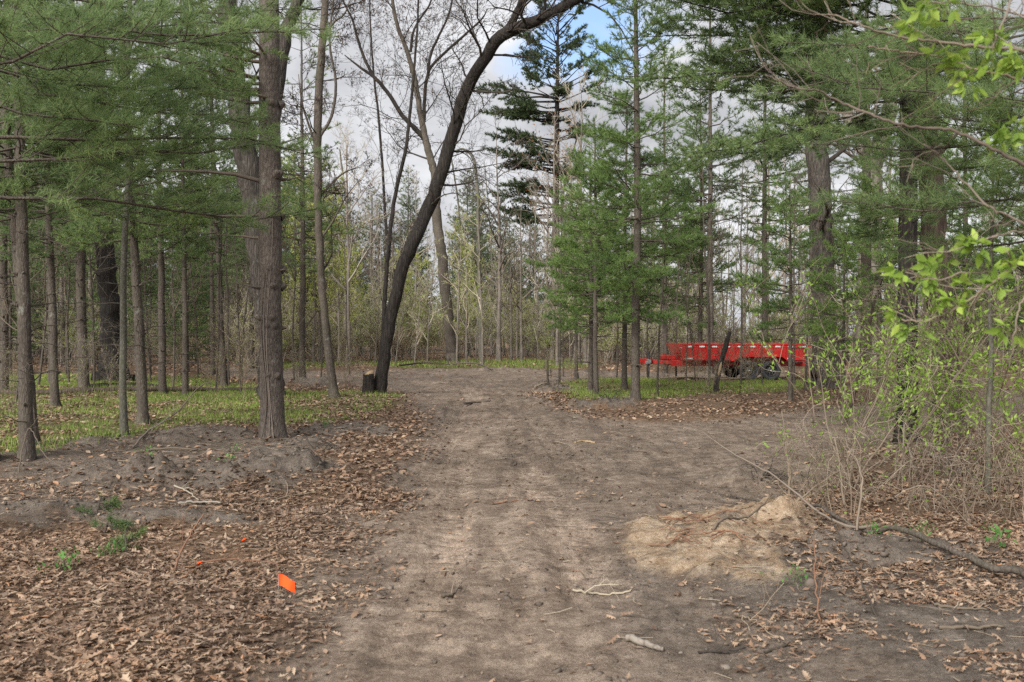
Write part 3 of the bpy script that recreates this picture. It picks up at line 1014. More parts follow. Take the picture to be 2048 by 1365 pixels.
def pine_tree(meshes, label, loc, rz, sc, group=None, bark="pine_bark", leaf="needles", tilt=(0, 0), cat="tree", name="pine_tree"):
    o = thing(name, label, cat, loc, rz, group)
    o.rotation_euler = (tilt[0], tilt[1], rz)
    o.scale = (sc, sc, sc) if np.isscalar(sc) else sc
    t, d, l, c = meshes
    link("trunk", t, M[bark], o, True)
    if d:
        link("dead_branch", d, M["twig"], o)
    link("crown", c, M[leaf], o)
    return o


def grow(out, p, d, L, r, lvl, maxl, rng, up=0.08, wig=0.16, kids=(6, 6, 5, 4), lens=(0.55, 0.5, 0.45), spread=(25, 60), first=0.25, rmin=0.0025):
    n = (9, 6, 5, 4, 3)[min(lvl, 4)]
    pts = [np.array(p, float)]
    d = nrm(np.array(d, float))
    for k in range(n - 1):
        d = nrm(d + rng.normal(0, wig, 3) + np.array([0, 0, up]))
        pts.append(pts[-1] + d * L / (n - 1))
    pts = np.array(pts)
    rad = np.linspace(r, max(r * 0.25, rmin), n)
    out.append((pts, rad, lvl))
    if lvl >= maxl:
        return
    k = kids[min(lvl, len(kids) - 1)]
    for j in range(k):
        t = first + (1 - first) * (j + rng.uniform(0, 1)) / k
        f = min(t, 0.995) * (n - 1); i = int(f)
        b = pts[i] + (pts[i + 1] - pts[i]) * (f - i)
        a = nrm(pts[i + 1] - pts[i])
        w = nrm(np.cross(a, rng.normal(0, 1, 3)))
        ang = math.radians(rng.uniform(*spread))
        dd = a * math.cos(ang) + w * math.sin(ang)
        rr = max(rmin, rad[i] * rng.uniform(0.4, 0.7))
        grow(out, b, dd, L * lens[min(lvl, len(lens) - 1)] * rng.uniform(0.6, 1.2) * (1.15 - 0.5 * t), rr, lvl + 1, maxl, rng, up, wig * 1.1, kids, lens, spread, 0.2, rmin)


def segs_to(accs, segs, sides=(9, 6, 4, 3, 3)):
    for pts, rad, lvl in segs:
        accs[min(lvl, len(accs) - 1)].tube(pts, rad, sides[min(lvl, 4)])


def leaves_on(segs, minlvl, per_m, rng, tm, size, up=0.4, jit=0.03):
    P_, D_ = [], []
    for pts, rad, lvl in segs:
        if lvl < minlvl:
            continue
        L = np.linalg.norm(np.diff(pts, axis=0), axis=1).sum()
        c = rng.poisson(per_m * L)
        if c == 0:
            continue
        f = rng.uniform(0.15, 1, c) * (len(pts) - 1.001); i = f.astype(int); u = (f - i)[:, None]
        P_.append(pts[i] * (1 - u) + pts[i + 1] * u + rng.normal(0, jit, (c, 3)))
        D_.append(nrm(pts[i + 1] - pts[i]) + rng.normal(0, 0.6, (c, 3)) + np.array([0, 0, up]))
    if not P_:
        return None
    P_ = np.concatenate(P_); D_ = np.concatenate(D_)
    acc = Acc()
    acc.add(*scatter(tm, P_, basis(D_, rng), rng.uniform(size[0], size[1], len(P_)), rng))
    return acc.mesh("leaves")


def leaf_tmpl(rng, n=6):
    """simple pointed leaf standing along +z from its stalk"""
    T = []
    for _ in range(n):
        b = rng.uniform(-0.25, 0.25); c = rng.uniform(0.02, 0.12)
        T.append((np.array([(0, 0, 0), (0.2, c, 0.4), (0, b * .3, 0.5), (-0.2, c, 0.4), (0, b, 1.0)]), [np.array([[0, 1, 2], [0, 2, 3], [2, 1, 4], [3, 2, 4]])]))
    return T


LEAF = leaf_tmpl(np.random.default_rng(3))


def bare_tree_meshes(H, r0, rng, fork=0.45, kids=(9, 6, 5), leaf=None, upright=0.07, lens=(0.42, 0.5, 0.5), lean=(0, 0), maxl=3, rmin=0.004, spread=(25, 60)):
    segs = []
    n = 14
    z = np.linspace(0, 1, n)
    wob = np.cumsum(rng.normal(0, 0.008 * H / 3, (n, 2)), axis=0)
    pts = np.stack([wob[:, 0] + lean[0] * H * z, wob[:, 1] + lean[1] * H * z, -0.15 + H * z], -1)
    rad = r0 * (1 - z) ** 0.75 + 0.008
    trunk = Acc()
    trunk_tube(trunk, smooth_path(pts, 30), np.interp(np.linspace(0, 1, 30), z, rad), 9, rng, 0.4, 0.05)
    k = kids[0]
    for j in range(k):
        t = fork + (1 - fork) * (j + rng.uniform(0, 1)) / k
        f = min(t, 0.99) * (n - 1); i = int(f)
        b = pts[i] + (pts[i + 1] - pts[i]) * (f - i)
        az = rng.uniform(0, 2 * np.pi); an = math.radians(rng.uniform(*spread))
        d = np.array([math.cos(az) * math.sin(an), math.sin(az) * math.sin(an), math.cos(an)])
        grow(segs, b, d, H * lens[0] * rng.uniform(0.6, 1.1) * (1.25 - 0.8 * t), rad[i] * rng.uniform(0.45, 0.7), 1, maxl, rng, upright, 0.17, kids, lens, (25, 60), 0.2, rmin)
    limb = Acc()
    segs_to([limb], segs)
    lv = None
    if leaf:
        lv = leaves_on(segs, leaf[0], leaf[1], rng, LEAF, leaf[2])
    return trunk.mesh("trunk"), limb.mesh("branches"), lv


def bare_tree(meshes, label, loc, rz, sc, group=None, bark="pale_bark", twig="twig", leaf=None, name="bare_tree", tilt=(0, 0), cat="tree"):
    o = thing(name, label, cat, loc, rz, group)
    o.rotation_euler = (tilt[0], tilt[1], rz)
    o.scale = (sc, sc, sc) if np.isscalar(sc) else sc
    link("trunk", meshes[0], M[bark], o, True)
    link("crown", meshes[1], M[twig], o)
    if meshes[2] and leaf:
        link("foliage", meshes[2], M[leaf], o)
    return o


def on_ground(px, py):
    g = G(px, py)
    return (g[0], g[1], gz(g[0], g[1]))


# ------------------------------------------------------------------ the big trees of the foreground and middle ground
def path_tree(name, label, cat, stems, bark, twig, loc, twigs=None, leaf=None, sides=18, flare=0.35, seed=1, limb_bark=None):
    """stems: list of (world points, radii); the first is the trunk, the others are limbs that fork off it"""
    rg = np.random.default_rng(seed)
    o = thing(name, label, cat, loc)
    L0 = np.array(loc)
    segs = []
    for k, (pts, rad) in enumerate(stems):
        pts = np.asarray(pts, float) - L0
        ln = np.linalg.norm(np.diff(pts, axis=0), axis=1).sum()
        n = max(8, int(ln / 0.25))
        sp = smooth_path(pts, n)
        rr = np.interp(np.linspace(0, 1, n), np.linspace(0, 1, len(rad)), rad)
        sp[1:-1] += rg.normal(0, 0.10, (n - 2, 3)) * rr[1:-1, None]
        a = Acc()
        trunk_tube(a, sp, rr, sides if k == 0 else 10, rg, flare if k == 0 else 0, 0.05)
        link("trunk" if k == 0 else "limb", a.mesh("trunk" if k == 0 else "limb"), M[bark if k == 0 else (limb_bark or bark)], o, True)
        if twigs and twigs[k]:
            cnt, f0, tl = twigs[k]
            for j in range(cnt):
                t = f0 + (1 - f0) * (j + rg.uniform(0, 1)) / cnt
                i = min(int(t * (n - 1)), n - 2)
                ax = nrm(sp[i + 1] - sp[i])
                w = nrm(np.cross(ax, rg.normal(0, 1, 3)))
                an = math.radians(rg.uniform(30, 75))
                grow(segs, sp[i], ax * math.cos(an) + w * math.sin(an), tl * rg.uniform(0.5, 1.2), max(0.006, rr[i] * rg.uniform(0.12, 0.3)), 1, 4, rg, 0.04, 0.2, (6, 5, 5, 4), (0.5, 0.5, 0.5), (25, 65), 0.15, 0.004)
    if segs:
        a = Acc()
        segs_to([a], segs, (6, 5, 4, 3, 3))
        link("crown", a.mesh("twigs"), M[twig], o)
        if leaf:
            me = leaves_on(segs, 3, leaf[1], rg, LEAF, leaf[2])
            if me:
                link("foliage", me, M[leaf[0]], o)
    return o


# leaning dark tree beside the track
d = 26.6
b = G(759, 788)
trunk = [P(759, 792, d), P(764, 745, d), (P(772, 690, d)), P(787, 610, d), P(806, 535, d), P(828, 478, d), P(845, 445, d + .3), P(872, 380, d + .5), P(890, 325, d + .6), P(908, 260, d + .6),
         P(934, 180, d + .5), P(972, 112, d), P(1013, 66, d - .5), P(1080, 40, d - 1), P(1158, -2, d - 1.5), P(1260, -60, d - 2), P(1340, -150, d - 2.5)]
limb = [P(1013, 66, d - .5), P(1028, 38, d - .6), P(1050, -8, d - .8), P(1085, -90, d - 1), P(1100, -200, d - 1)]
limb2 = [P(1085, 38, d - 1), P(1090, 8, d - 1.1), P(1080, -30, d - 1.2), P(1070, -120, d - 1.5)]
path_tree("leaning_tree", "dark bare tree leaning to the right beside the dirt track, next to a stump", "tree",
          [(trunk, [0.185, 0.17, 0.165, 0.168, 0.172, 0.18, 0.18, 0.175, 0.17, 0.165, 0.16, 0.155, 0.16, 0.13, 0.12, 0.10, 0.06]),
           (limb, [0.11, 0.10, 0.09, 0.06, 0.03]), (limb2, [0.05, 0.04, 0.03, 0.015])],
          "dark_bark", "dark_twig", (b[0], b[1], gz(*b)), [(26, 0.42, 2.4), (9, 0.2, 2.2), (5, 0.2, 1.8)], None, 20, 0.25, 4)

# grey tree behind it with Y-shaped limbs
d = 55.0
b = G(905, 726)
d = b[1]
tr = [P(905, 730, d), P(902, 690, d), P(893, 600, d), P(882, 500, d), P(873, 430, d), P(868, 345, d), P(856, 300, d), P(843, 240, d), P(832, 170, d), P(818, 115, d), P(795, 50, d), P(786, 0, d), P(780, -120, d)]
l1 = [P(849, 278, d), P(835, 262, d), P(805, 232, d), P(775, 185, d), P(748, 155, d), P(722, 137, d), P(690, 112, d)]
l2 = [P(748, 155, d), P(730, 120, d), P(716, 80, d), P(705, 40, d), P(686, 0, d), P(670, -70, d)]
l3 = [P(848, 245, d), P(850, 190, d), P(858, 145, d), P(878, 118, d), P(920, 80, d), P(962, 42, d), P(975, 20, d)]
l4 = [P(856, 150, d), P(862, 110, d), P(880, 70, d), P(898, 30, d), P(910, -20, d), P(930, -90, d)]
l5 = [P(822, 105, d), P(826, 70, d), P(840, 40, d), P(862, 5, d), P(870, -60, d)]
path_tree("branching_tree", "tall grey tree with dark forked limbs rising behind the leaning tree", "tree",
          [(tr, [0.36, 0.3, 0.29, 0.27, 0.25, 0.22, 0.2, 0.17, 0.15, 0.13, 0.1, 0.09, 0.05])] +
          [(l, r) for l, r in ((l1, [0.13, 0.13, 0.12, 0.11, 0.1, 0.07, 0.03]), (l2, [0.09, 0.08, 0.07, 0.06, 0.05, 0.03]), (l3, [0.11, 0.1, 0.09, 0.08, 0.07, 0.05, 0.02]),
                                (l4, [0.08, 0.08, 0.07, 0.06, 0.05, 0.03]), (l5, [0.08, 0.07, 0.06, 0.05, 0.02]))],
          "pine_bark", "dark_twig", (b[0], b[1], gz(*b)), [(16, 0.42, 4.5), (9, 0.15, 4), (8, 0.1, 4), (9, 0.2, 4), (8, 0.1, 4), (7, 0.1, 4)], ("old_leaf", 2.0, (0.08, 0.16)), 16, 0.3, 9, "dark_bark")

# big straight pine of the left foreground, built from its own trunk with knots, stubs and a climbing vine
b = G(545, 872)
z0 = gz(*b)
d = b[1]
rg = np.random.default_rng(21)
big = thing("pine_tree", "thick grey brown pine trunk with branch stubs and a bare vine, left of the track", "tree", (b[0], b[1], z0))
a = Acc()
zz = np.linspace(-0.1, 14, 80)
rb = np.interp(zz, [-0.1, 0.0, 0.5, 1.5, 3, 5, 7, 14], [0.21, 0.205, 0.19, 0.182, 0.178, 0.165, 0.15, 0.03])
pts = np.stack([np.interp(zz, [0, 2, 7, 14], [0, -0.03, -0.045, 0.0]) + rg.normal(0, 0.004, 80), rg.normal(0, .004, 80), zz], -1)
trunk_tube(a, pts, rb, 22, rg, 0.22, 0.045)
for zc in (0.95, 1.72, 1.85, 2.35, 2.62, 3.45, 4.1, 4.6, 5.2):
    for k in range(3):
        an = rg.uniform(0, 2 * np.pi)
        rr = np.interp(zc, zz, rb)
        dd = np.array([math.cos(an), math.sin(an), 0.2])
        a.tube([dd * rr * 0.72 + (0, 0, zc), dd * rr * 1.04 + (0, 0, zc + .01), dd * rr * 1.2 + (0, 0, zc + 0.02)], [0.085, 0.05, 0.028], 7)
link("trunk", a.mesh("trunk"), M["big_pine_bark"], big, True)
for zc, an, L, r, el in ((1.72, 0.3, 0.14, 0.05, 0.1), (1.85, -2.6, 0.2, 0.028, 0.5), (2.35, -2.3, 0.28, 0.03, 0.35), (2.33, 3.4, 0.5, 0.02, 0.2), (2.62, -0.4, 0.16, 0.02, 0.1),
                         (3.5, 2.95, 1.15, 0.035, 0.42), (3.15, 2.8, 0.85, 0.026, 0.33), (4.05, 3.2, 2.0, 0.038, 0.30), (4.05, 0.1, 0.35, 0.03, 0.5), (3.5, 0.2, 0.25, 0.03, 0.6), (5.0, 3.3, 0.9, 0.03, 0.3), (4.6, -0.2, 0.5, 0.02, 0.5)):
    a = Acc()
    dead_branch(a, np.array([math.cos(an), math.sin(an), 0]) * 0.14 + np.array([-0.03, 0, zc]), an, L, rg, el * 0.5 - 0.15, r)
    link("dead_branch", a.mesh("dead_branch"), M["twig"], big)
a = Acc()
for k in range(3):
    s = np.linspace(0, 1, 40)
    an = -1.5 + 0.25 * np.sin(s * 7 + k) + 0.25 * k - 0.4
    zz2 = s * (2.6 + k * 0.7)
    rr = np.interp(zz2, zz, rb) * (1 + 0.3 * np.exp(-zz2 / 0.3)) + 0.012
    a.tube(np.stack([np.cos(an) * rr - 0.03, np.sin(an) * rr, zz2], -1), np.linspace(0.011, 0.004, 40), 5)
link("vine", a.mesh("vine"), M["twig"], big)
limbs, tp, td = Acc(), [], []
for k in range(34):
    zc = rg.uniform(4.8, 13)
    an = rg.uniform(1.9, 4.6) if zc < 8 else rg.uniform(0, 6.28)
    limbs = Acc()
    pine_branch(limbs, tp, td, np.array([-0.03, 0, zc]), an, rg.uniform(1.2, 2.6) * (1.15 - zc / 16), math.radians(rg.uniform(-12, 12)), 0.1, "near", rg, 0.03)
    link("limb", limbs.mesh("limb"), M["twig"], big)
tp = np.concatenate(tp); td = np.concatenate(td)
nd = Acc()
q = LOD["near"]
nd.add(*scatter(needle_tufts(rg, 10, q["n"], q["w"], *q["l"]), tp, basis(td, rg), rg.uniform(0.85, 1.15, len(tp)), rg))
link("crown", nd.mesh("crown"), M["needles"], big)

# furrowed oak hidden partly behind it
b = G(540, 796)
d = b[1]
tr = [P(544, 800, d), P(540, 740, d), P(532, 640, d), P(524, 540, d), P(510, 430, d), P(494, 320, d), P(478, 200, d), P(464, 90, d), P(452, 0, d), P(440, -120, d), P(430, -300, d)]
l1 = [P(516, 470, d), P(530, 330, d + .5), P(552, 200, d + .8), P(568, 90, d + .8), P(590, 20, d + .6), P(612, -30, d + .5), P(650, -120, d)]
path_tree("oak_tree", "furrowed grey oak standing just behind the thick pine trunk", "tree",
          [(tr, [0.31, 0.29, 0.285, 0.28, 0.275, 0.27, 0.25, 0.23, 0.21, 0.17, 0.08]), (l1, [0.2, 0.19, 0.18, 0.175, 0.16, 0.14, 0.08])],
          "oak_bark", "dark_twig", (b[0], b[1], gz(*b)), [(9, 0.55, 2.4), (9, 0.5, 2.4)], ("old_leaf", 2, (0.05, 0.09)), 18, 0.3, 31)

# black oak on the left, with flared foot
b = G(226, 763)
d = b[1]
tr = [P(226, 768, d), P(226, 740, d), P(223, 680, d), P(219, 600, d), P(213, 520, d), P(207, 430, d), P(203, 350, d), P(198, 250, d), P(190, 100, d), P(180, -100, d)]
path_tree("oak_tree", "black barked oak with a flared foot, darkest trunk of the left wood", "tree",
          [(tr, [0.42, 0.37, 0.34, 0.33, 0.325, 0.32, 0.31, 0.3, 0.25, 0.15])], "black_oak_bark", "dark_twig", (b[0], b[1], gz(*b)), [(10, 0.35, 2.5)], None, 18, 0.75, 32)

# deciduous tree with a bowed trunk right of the big pine, and its neighbours
b = G(668, 796)
d = b[1]
tr = [P(669, 799, d), P(664, 760, d), P(655, 690, d), P(646, 600, d), P(641, 520, d), P(637, 420, d), P(636, 320, d), P(637, 220, d), P(643, 120, d), P(651, 20, d), P(658, -80, d), P(662, -250, d)]
l1 = [P(637, 400, d), P(660, 372, d + .3), P(690, 345, d + .4), P(722, 335, d + .4)]
l2 = [P(637, 280, d), P(665, 230, d), P(672, 160, d), P(660, 90, d), P(668, 0, d), P(670, -60, d)]
l3 = [P(644, 95, d), P(665, 50, d), P(690, 30, d), P(705, -10, d)]
l4 = [P(637, 320, d), P(625, 270, d), P(605, 210, d), P(598, 150, d)]
l5 = [P(641, 480, d), P(668, 440, d), P(692, 395, d), P(720, 360, d)]
path_tree("slender_tree", "slender bowed grey tree with thin dark limbs between the thick pine and the leaning tree", "tree",
          [(tr, [0.13, 0.11, 0.105, 0.1, 0.098, 0.096, 0.1, 0.1, 0.095, 0.085, 0.07, 0.03]), (l1, [0.03, 0.025, 0.02, 0.008]), (l2, [0.045, 0.04, 0.035, 0.03, 0.02, 0.01]),
           (l3, [0.035, 0.03, 0.02, 0.01]), (l4, [0.035, 0.03, 0.02, 0.01]), (l5, [0.03, 0.025, 0.018, 0.008])],
          "pine_bark", "dark_twig", (b[0], b[1], gz(*b)), [(14, 0.35, 1.7), (4, 0.2, 0.9), (6, 0.2, 1.0), (5, 0.2, 1.0), (5, 0.2, 1), (4, 0.2, 0.8)], ("old_leaf", 3.5, (0.05, 0.09)), 14, 0.35, 33)

# right-hand trunks
b = G(1652, 776)
d = b[1]
tr = [P(1654, 780, d), P(1650, 700, d), P(1646, 600, d), P(1642, 500, d), P(1639, 400, d), P(1635, 280, d), P(1630, 150, d), P(1628, 20, d), P(1626, -150, d), P(1622, -350, d)]
path_tree("oak_tree", "stout grey oak rising behind the right end of the red trailer", "tree",
          [(tr, [0.39, 0.36, 0.35, 0.345, 0.34, 0.33, 0.31, 0.29, 0.24, 0.15])], "oak_bark", "dark_twig", (b[0], b[1], gz(*b)), [(12, 0.35, 2.8)], None, 18, 0.4, 41)
b = G(1897, 868)
d = b[1]
tr = [P(1900, 872, d), P(1895, 760, d), P(1884, 620, d), P(1869, 490, d), P(1859, 360, d), P(1850, 230, d), P(1843, 100, d), P(1836, -40, d), P(1825, -250, d)]
path_tree("reddish_tree", "reddish furrowed trunk deep in the right thicket", "tree",
          [(tr, [0.20, 0.19, 0.185, 0.183, 0.18, 0.175, 0.165, 0.15, 0.1])], "red_bark", "dark_twig", (b[0], b[1], gz(*b)), [(10, 0.4, 2.0)], None, 16, 0.35, 43)
# pale forked tree far behind on the right
b = G(1736, 730)
d = b[1]
tr = [P(1736, 735, d), P(1736, 600, d), P(1738, 480, d), P(1742, 400, d), P(1745, 330, d), P(1762, 285, d), P(1780, 200, d), P(1800, 90, d), P(1820, -50, d)]
l1 = [P(1744, 345, d), P(1722, 290, d), P(1690, 220, d), P(1672, 150, d), P(1640, 60, d), P(1620, -50, d)]
path_tree("pale_tree", "pale old forked tree far behind the right hand trunks", "tree",
          [(tr, [0.62, 0.58, 0.55, 0.54, 0.45, 0.4, 0.33, 0.25, 0.12]), (l1, [0.35, 0.33, 0.28, 0.24, 0.18, 0.08])], "pale_bark", "twig", (b[0], b[1], gz(*b)), [(14, 0.3, 5), (14, 0.2, 4)], None, 14, 0.2, 44)

# broken snags
b = G(1432, 783)
d = b[1]
path_tree("broken_snag", "dark broken snag with a pale torn patch in front of the red trailer", "dead tree",
          [([P(1431, 786, d), P(1434, 760, d), P(1440, 735, d), P(1447, 710, d), P(1454, 685, d), P(1460, 663, d)], [0.075, 0.066, 0.066, 0.07, 0.068, 0.05])], "dark_bark", "dark_twig", (b[0], b[1], gz(*b)), [(3, 0.2, 0.5)], None, 10, 0.3, 51)
a = Acc()
a.tube(smooth_path([P(1436.5, 752, d - .055), P(1440, 738, d - .06), P(1443, 724, d - .055)], 8) - np.array([b[0], b[1], gz(*b)]), [0.008, 0.03, 0.035, 0.04, 0.04, 0.035, 0.02, 0.006], 6)
link("torn_wood", a.mesh("torn_wood"), M["wood"], bpy.data.objects["broken_snag"])
b = G(1694, 842)
d = b[1]
path_tree("leaning_snag", "brown leaning snag with split pale foot at the left edge of the right thicket", "dead tree",
          [([P(1690, 846, d), P(1698, 815, d), P(1708, 780, d), P(1718, 740, d), P(1727, 700, d), P(1738, 650, d), P(1752, 590, d)], [0.05, 0.055, 0.055, 0.05, 0.048, 0.04, 0.02])], "red_bark", "twig", (b[0], b[1], gz(*b)), [(5, 0.3, 0.7)], None, 10, 0.1, 52)
b = G(1096, 768)
d = b[1]
path_tree("broken_snag", "thin grey snag stub at the track's right edge", "dead tree",
          [([P(1096, 770, d), P(1095, 745, d), P(1095, 716, d)], [0.04, 0.035, 0.025])], "pine_bark", "twig", (b[0], b[1], gz(*b)), [(3, 0.3, 0.3)], None, 8, 0.2, 53)
b = G(1050, 712)
d = b[1]
path_tree("leaning_snag", "pale slanting dead trunk in the far thicket right of the track", "dead tree",
          [([P(1050, 716, d), P(1066, 665, d), P(1080, 630, d), P(1096, 594, d)], [0.17, 0.16, 0.15, 0.12])], "pale_bark", "twig", (b[0], b[1], gz(*b)), [(3, 0.3, 0.8)], None, 10, 0.1, 54)

# thin trees behind the leaning tree
for k, (base, path, r, lab) in enumerate([
        ((793, 716), [(793, 718), (790, 640), (780, 520), (772, 450), (765, 330), (757, 230), (748, 150), (742, 60), (738, -60)], 0.13, "thin dark tree directly left of the leaning tree, nearly upright"),
        ((762, 745), [(762, 748), (768, 640), (772, 560), (783, 440), (795, 370), (812, 300), (820, 230), (828, 150), (835, 60), (838, -20)], 0.11, "thin dark tree slanting right behind the leaning tree"),
        ((964, 728), [(964, 730), (961, 640), (958, 540), (956, 430), (957, 400), (951, 340), (943, 312), (926, 299), (905, 305)], 0.13, "slim grey tree with a hooked top right of the track's far end"),
        ((939, 712), [(939, 714), (934, 640), (926, 545), (921, 470), (916, 400), (905, 330), (895, 250)], 0.11, "pale slim trunk beside the grey tree in the far thicket"),
        ((988, 708), [(988, 710), (990, 650), (986, 560), (981, 480), (978, 420), (970, 340)], 0.10, "pale slim trunk right of the hooked tree in the far thicket"),
        ((720, 712), [(722, 714), (720, 600), (712, 520), (700, 450), (690, 380), (680, 300)], 0.16, "pale grey trunk in the far thicket left of the leaning tree"),
        ((1150, 712), [(1150, 714), (1140, 600), (1130, 480), (1125, 400), (1140, 330), (1160, 250)], 0.15, "pale thin tree right of the far tall pine")]):
    b = G(*base)
    d = b[1]
    n = len(path)
    path_tree("thin_tree", lab, "tree", [([P(px, py, d) for px, py in path], list(np.linspace(r, r * 0.35, n)))], "smooth_bark" if k > 1 else "dark_bark", "dark_twig" if k < 3 else "twig",
              (b[0], b[1], gz(*b)), [(16, 0.2, 2.2)], ("old_leaf", 1.0, (0.06, 0.12)) if k < 2 else None, 9, 0.3, 60 + k)

# ------------------------------------------------------------------ pines of the left wood
rg = np.random.default_rng(77)
wood_pines = [pine_meshes("w", 13, 0.10, 0.7, 3.5 + 0.3 * k, 2.0 + 0.15 * k, "near" if k < 2 else "mid", rg, 5, 0.45, 3, thin_from=7.5, dens=0.8) for k in range(4)]
left = [  # base px, base py, trunk px width, lean (px over 400 px of height), variant, label
    (66, 893, 24, -30, 0, "lichened pine trunk close behind the leftmost foreground pine"),
    (54, 922, 25, -14, 1, "leftmost foreground pine with lichen spots and vine at its foot"),
    (5, 784, 16, 5, 2, "pine trunk cut by the left picture edge"),
    (112, 818, 16, -12, 0, "slim brown pine right of the leftmost foreground pine"),
    (101, 768, 9, -8, 3, "thin dark pine between the leftmost pines and the black oak"),
    (168, 781, 19, -14, 1, "brown pine just left of the black oak"),
    (288, 847, 20, -20, 0, "brown pine right of the black oak, beside a thin grey pole"),
    (328, 792, 14, -4, 2, "straight brown pine with dark rings between black oak and thick pine"),
    (371, 793, 11, -4, 3, "thin straight greyish pine in the green grass left of the thick pine"),
    (448, 772, 13, -18, 1, "thin brown pine nearest the left side of the thick pine"),
    (607, 764, 12, -3, 2, "thin dark straight pine right of the thick pine"),
    (20, 752, 7, 2, 3, "far thin pine at the left edge")]
proto = {}
for px, py, wpx, lean, v, lab in left:
    g = G(px, py)
    scl = np.clip((wpx / F * g[1]) / 0.205, 0.55, 1.45)
    loc = (g[0], g[1], gz(*g) - 0.02)
    tilt = (rg.normal(0, 0.012), lean / 400.0)
    if v not in proto:
        proto[v] = pine_tree(wood_pines[v], lab, loc, 0, 1, tilt=tilt, group=None)
        o = proto[v]
    else:
        o = dup(proto[v], loc, 0, 1, lab, tilt=tilt)
    o.rotation_euler = (0, math.atan(lean / 400.0), rg.uniform(0, 6.28))
    o.rotation_mode = 'XYZ'
    # spin first, then lean
    from mathutils import Euler, Matrix
    sp_ = Matrix.Rotation(math.atan(lean / 400.0), 4, 'Y') @ Matrix.Rotation(rg.uniform(0, 6.28), 4, 'Z')
    o.rotation_euler = sp_.to_euler()
    o.scale = (scl, scl, 0.5 + 0.5 * scl)
for px, yy, v, scl, lab in [(1418, 41, 2, 1.3, "tall pine behind the trailer's front wall, right of the young pines"), (1530, 45, 3, 1.35, "tall pine standing far behind the middle of the trailer"), (1330, 50, 2, 1.25, "tall pine far behind the trailer's tongue")]:
    xx = (px - 1024) / F * yy
    dup(proto[v], (xx, yy, gz(xx, yy)), rg.uniform(0, 6.28), scl, lab)
# grey pole and saplings without needles
pole = bare_tree_meshes(11, 0.055, rg, 0.5, (8, 4, 3), None, 0.1, (0.2, 0.5, 0.5), maxl=2)
g = G(254, 870)
bare_tree(pole, "thin grey leafless pole leaning slightly right, beside the brown pine", (g[0], g[1], gz(*g)), 0.4, 1.0, None, "smooth_bark", "twig", None, "sapling", (0, 0.03))
sap = bare_tree_meshes(6.5, 0.028, rg, 0.25, (12, 5, 4), None, 0.1, (0.25, 0.5, 0.5), maxl=3, rmin=0.0025)
sp0 = None
for k, (px, py, sc) in enumerate([(140, 770, 1), (345, 778, .9), (430, 786, .8), (458, 772, 1), (480, 790, .7), (186, 768, 1.1), (520, 775, .9), (300, 765, 1), (30, 800, .9), (75, 772, 1.2), (590, 770, .9), (640, 765, .8),
                                  (700, 748, .9), (330, 760, 1), (395, 757, 1.1), (240, 752, 1), (130, 752, 1.2), (60, 750, 1.2), (485, 752, 1.1), (545, 748, 1)]):
    g = G(px, py)
    loc = (g[0], g[1], gz(*g))
    lab, grp = "thin leafless sapling among the pines of the left wood", "saplings in the left wood"
    if sp0 is None:
        sp0 = bare_tree(sap, lab, loc, 0, sc, grp, "pine_bark", "twig", None, "sapling")
    else:
        dup(sp0, loc, rg.uniform(0, 6.28), sc, lab, grp, (rg.normal(0, .05), rg.normal(0, .06)))
# deeper rows of the left wood
deep = []
for k in range(17):
    yy = rg.uniform(36, 62)
    px = rg.uniform(-120, 560 if yy > 40 else 480)
    deep.append((px, yy))
for k, (px, yy) in enumerate(deep):
    xx = (px - 1024) / F * yy
    dup(proto[rg.choice([2, 3])], (xx, yy, gz(xx, yy)), rg.uniform(0, 6.28), rg.uniform(0.75, 1.15), "slim pine in the shaded depth of the left wood", "deeper pines of the left wood")

# pine outside the left edge whose boughs hang into the picture
rg = np.random.default_rng(101)


def bough_pine(label, loc, H, r0, boughs, lod, seed, leaf="needles", bark="pine_bark"):
    rg = np.random.default_rng(seed)
    o = thing("pine_tree", label, "tree", loc)
    tr = Acc()
    z = np.linspace(-0.1, H, 30)
    trunk_tube(tr, np.stack([rg.normal(0, .004, 30), rg.normal(0, .004, 30), z], -1), r0 * (1 - z / H) ** 0.8 + 0.012, 12, rg, 0.4)
    limb, tp, td = tr, [], []
    for (z0_, az, L, el, curl, sag) in boughs:
        pine_branch(limb, tp, td, np.array([0, 0, z0_]), az, L, el, curl, lod, rg, 0.005 + 0.0045 * L, 0.22, sag, 0.9)
    tp = np.concatenate(tp); td = np.concatenate(td)
    q = LOD[lod]
    nd = Acc()
    nd.add(*scatter(needle_tufts(rg, 12, q["n"], q["w"], *q["l"]), tp, basis(td, rg), rg.uniform(0.85, 1.15, len(tp)), rg))
    link("trunk", tr.mesh("trunk"), M[bark], o, True)
    link("crown", nd.mesh("crown"), M[leaf], o)
    return o


bs = []
for k in range(12):
    bs.append((rg.uniform(2.65, 4.4), rg.uniform(-0.35, 0.75), rg.uniform(1.6, 3.1), math.radians(rg.uniform(-8, 8)), rg.uniform(-0.06, 0.08), rg.uniform(-0.03, 0.05)))
for k in range(4):
    bs.append((rg.uniform(4.0, 6.0), rg.uniform(0, 6.28), rg.uniform(1.6, 3.0), math.radians(rg.uniform(-4, 14)), rg.uniform(-0.03, 0.1), 0))
bough_pine("pine at the far left whose soft long needled boughs hang over the upper left", (-4.5, 7.6, 0), 11, 0.11, bs, "hero", 102, "soft_needles")
bs = []
for k in range(8):
    bs.append((rg.uniform(3.3, 5.5), rg.uniform(-0.6, 1.0), rg.uniform(1.6, 2.9), math.radians(rg.uniform(-8, 8)), rg.uniform(-0.04, 0.08), 0))
bough_pine("second pine off the left edge with boughs above the leftmost trunks", (-6.6, 12.5, 0), 12, 0.12, bs, "near", 103, "soft_needles")

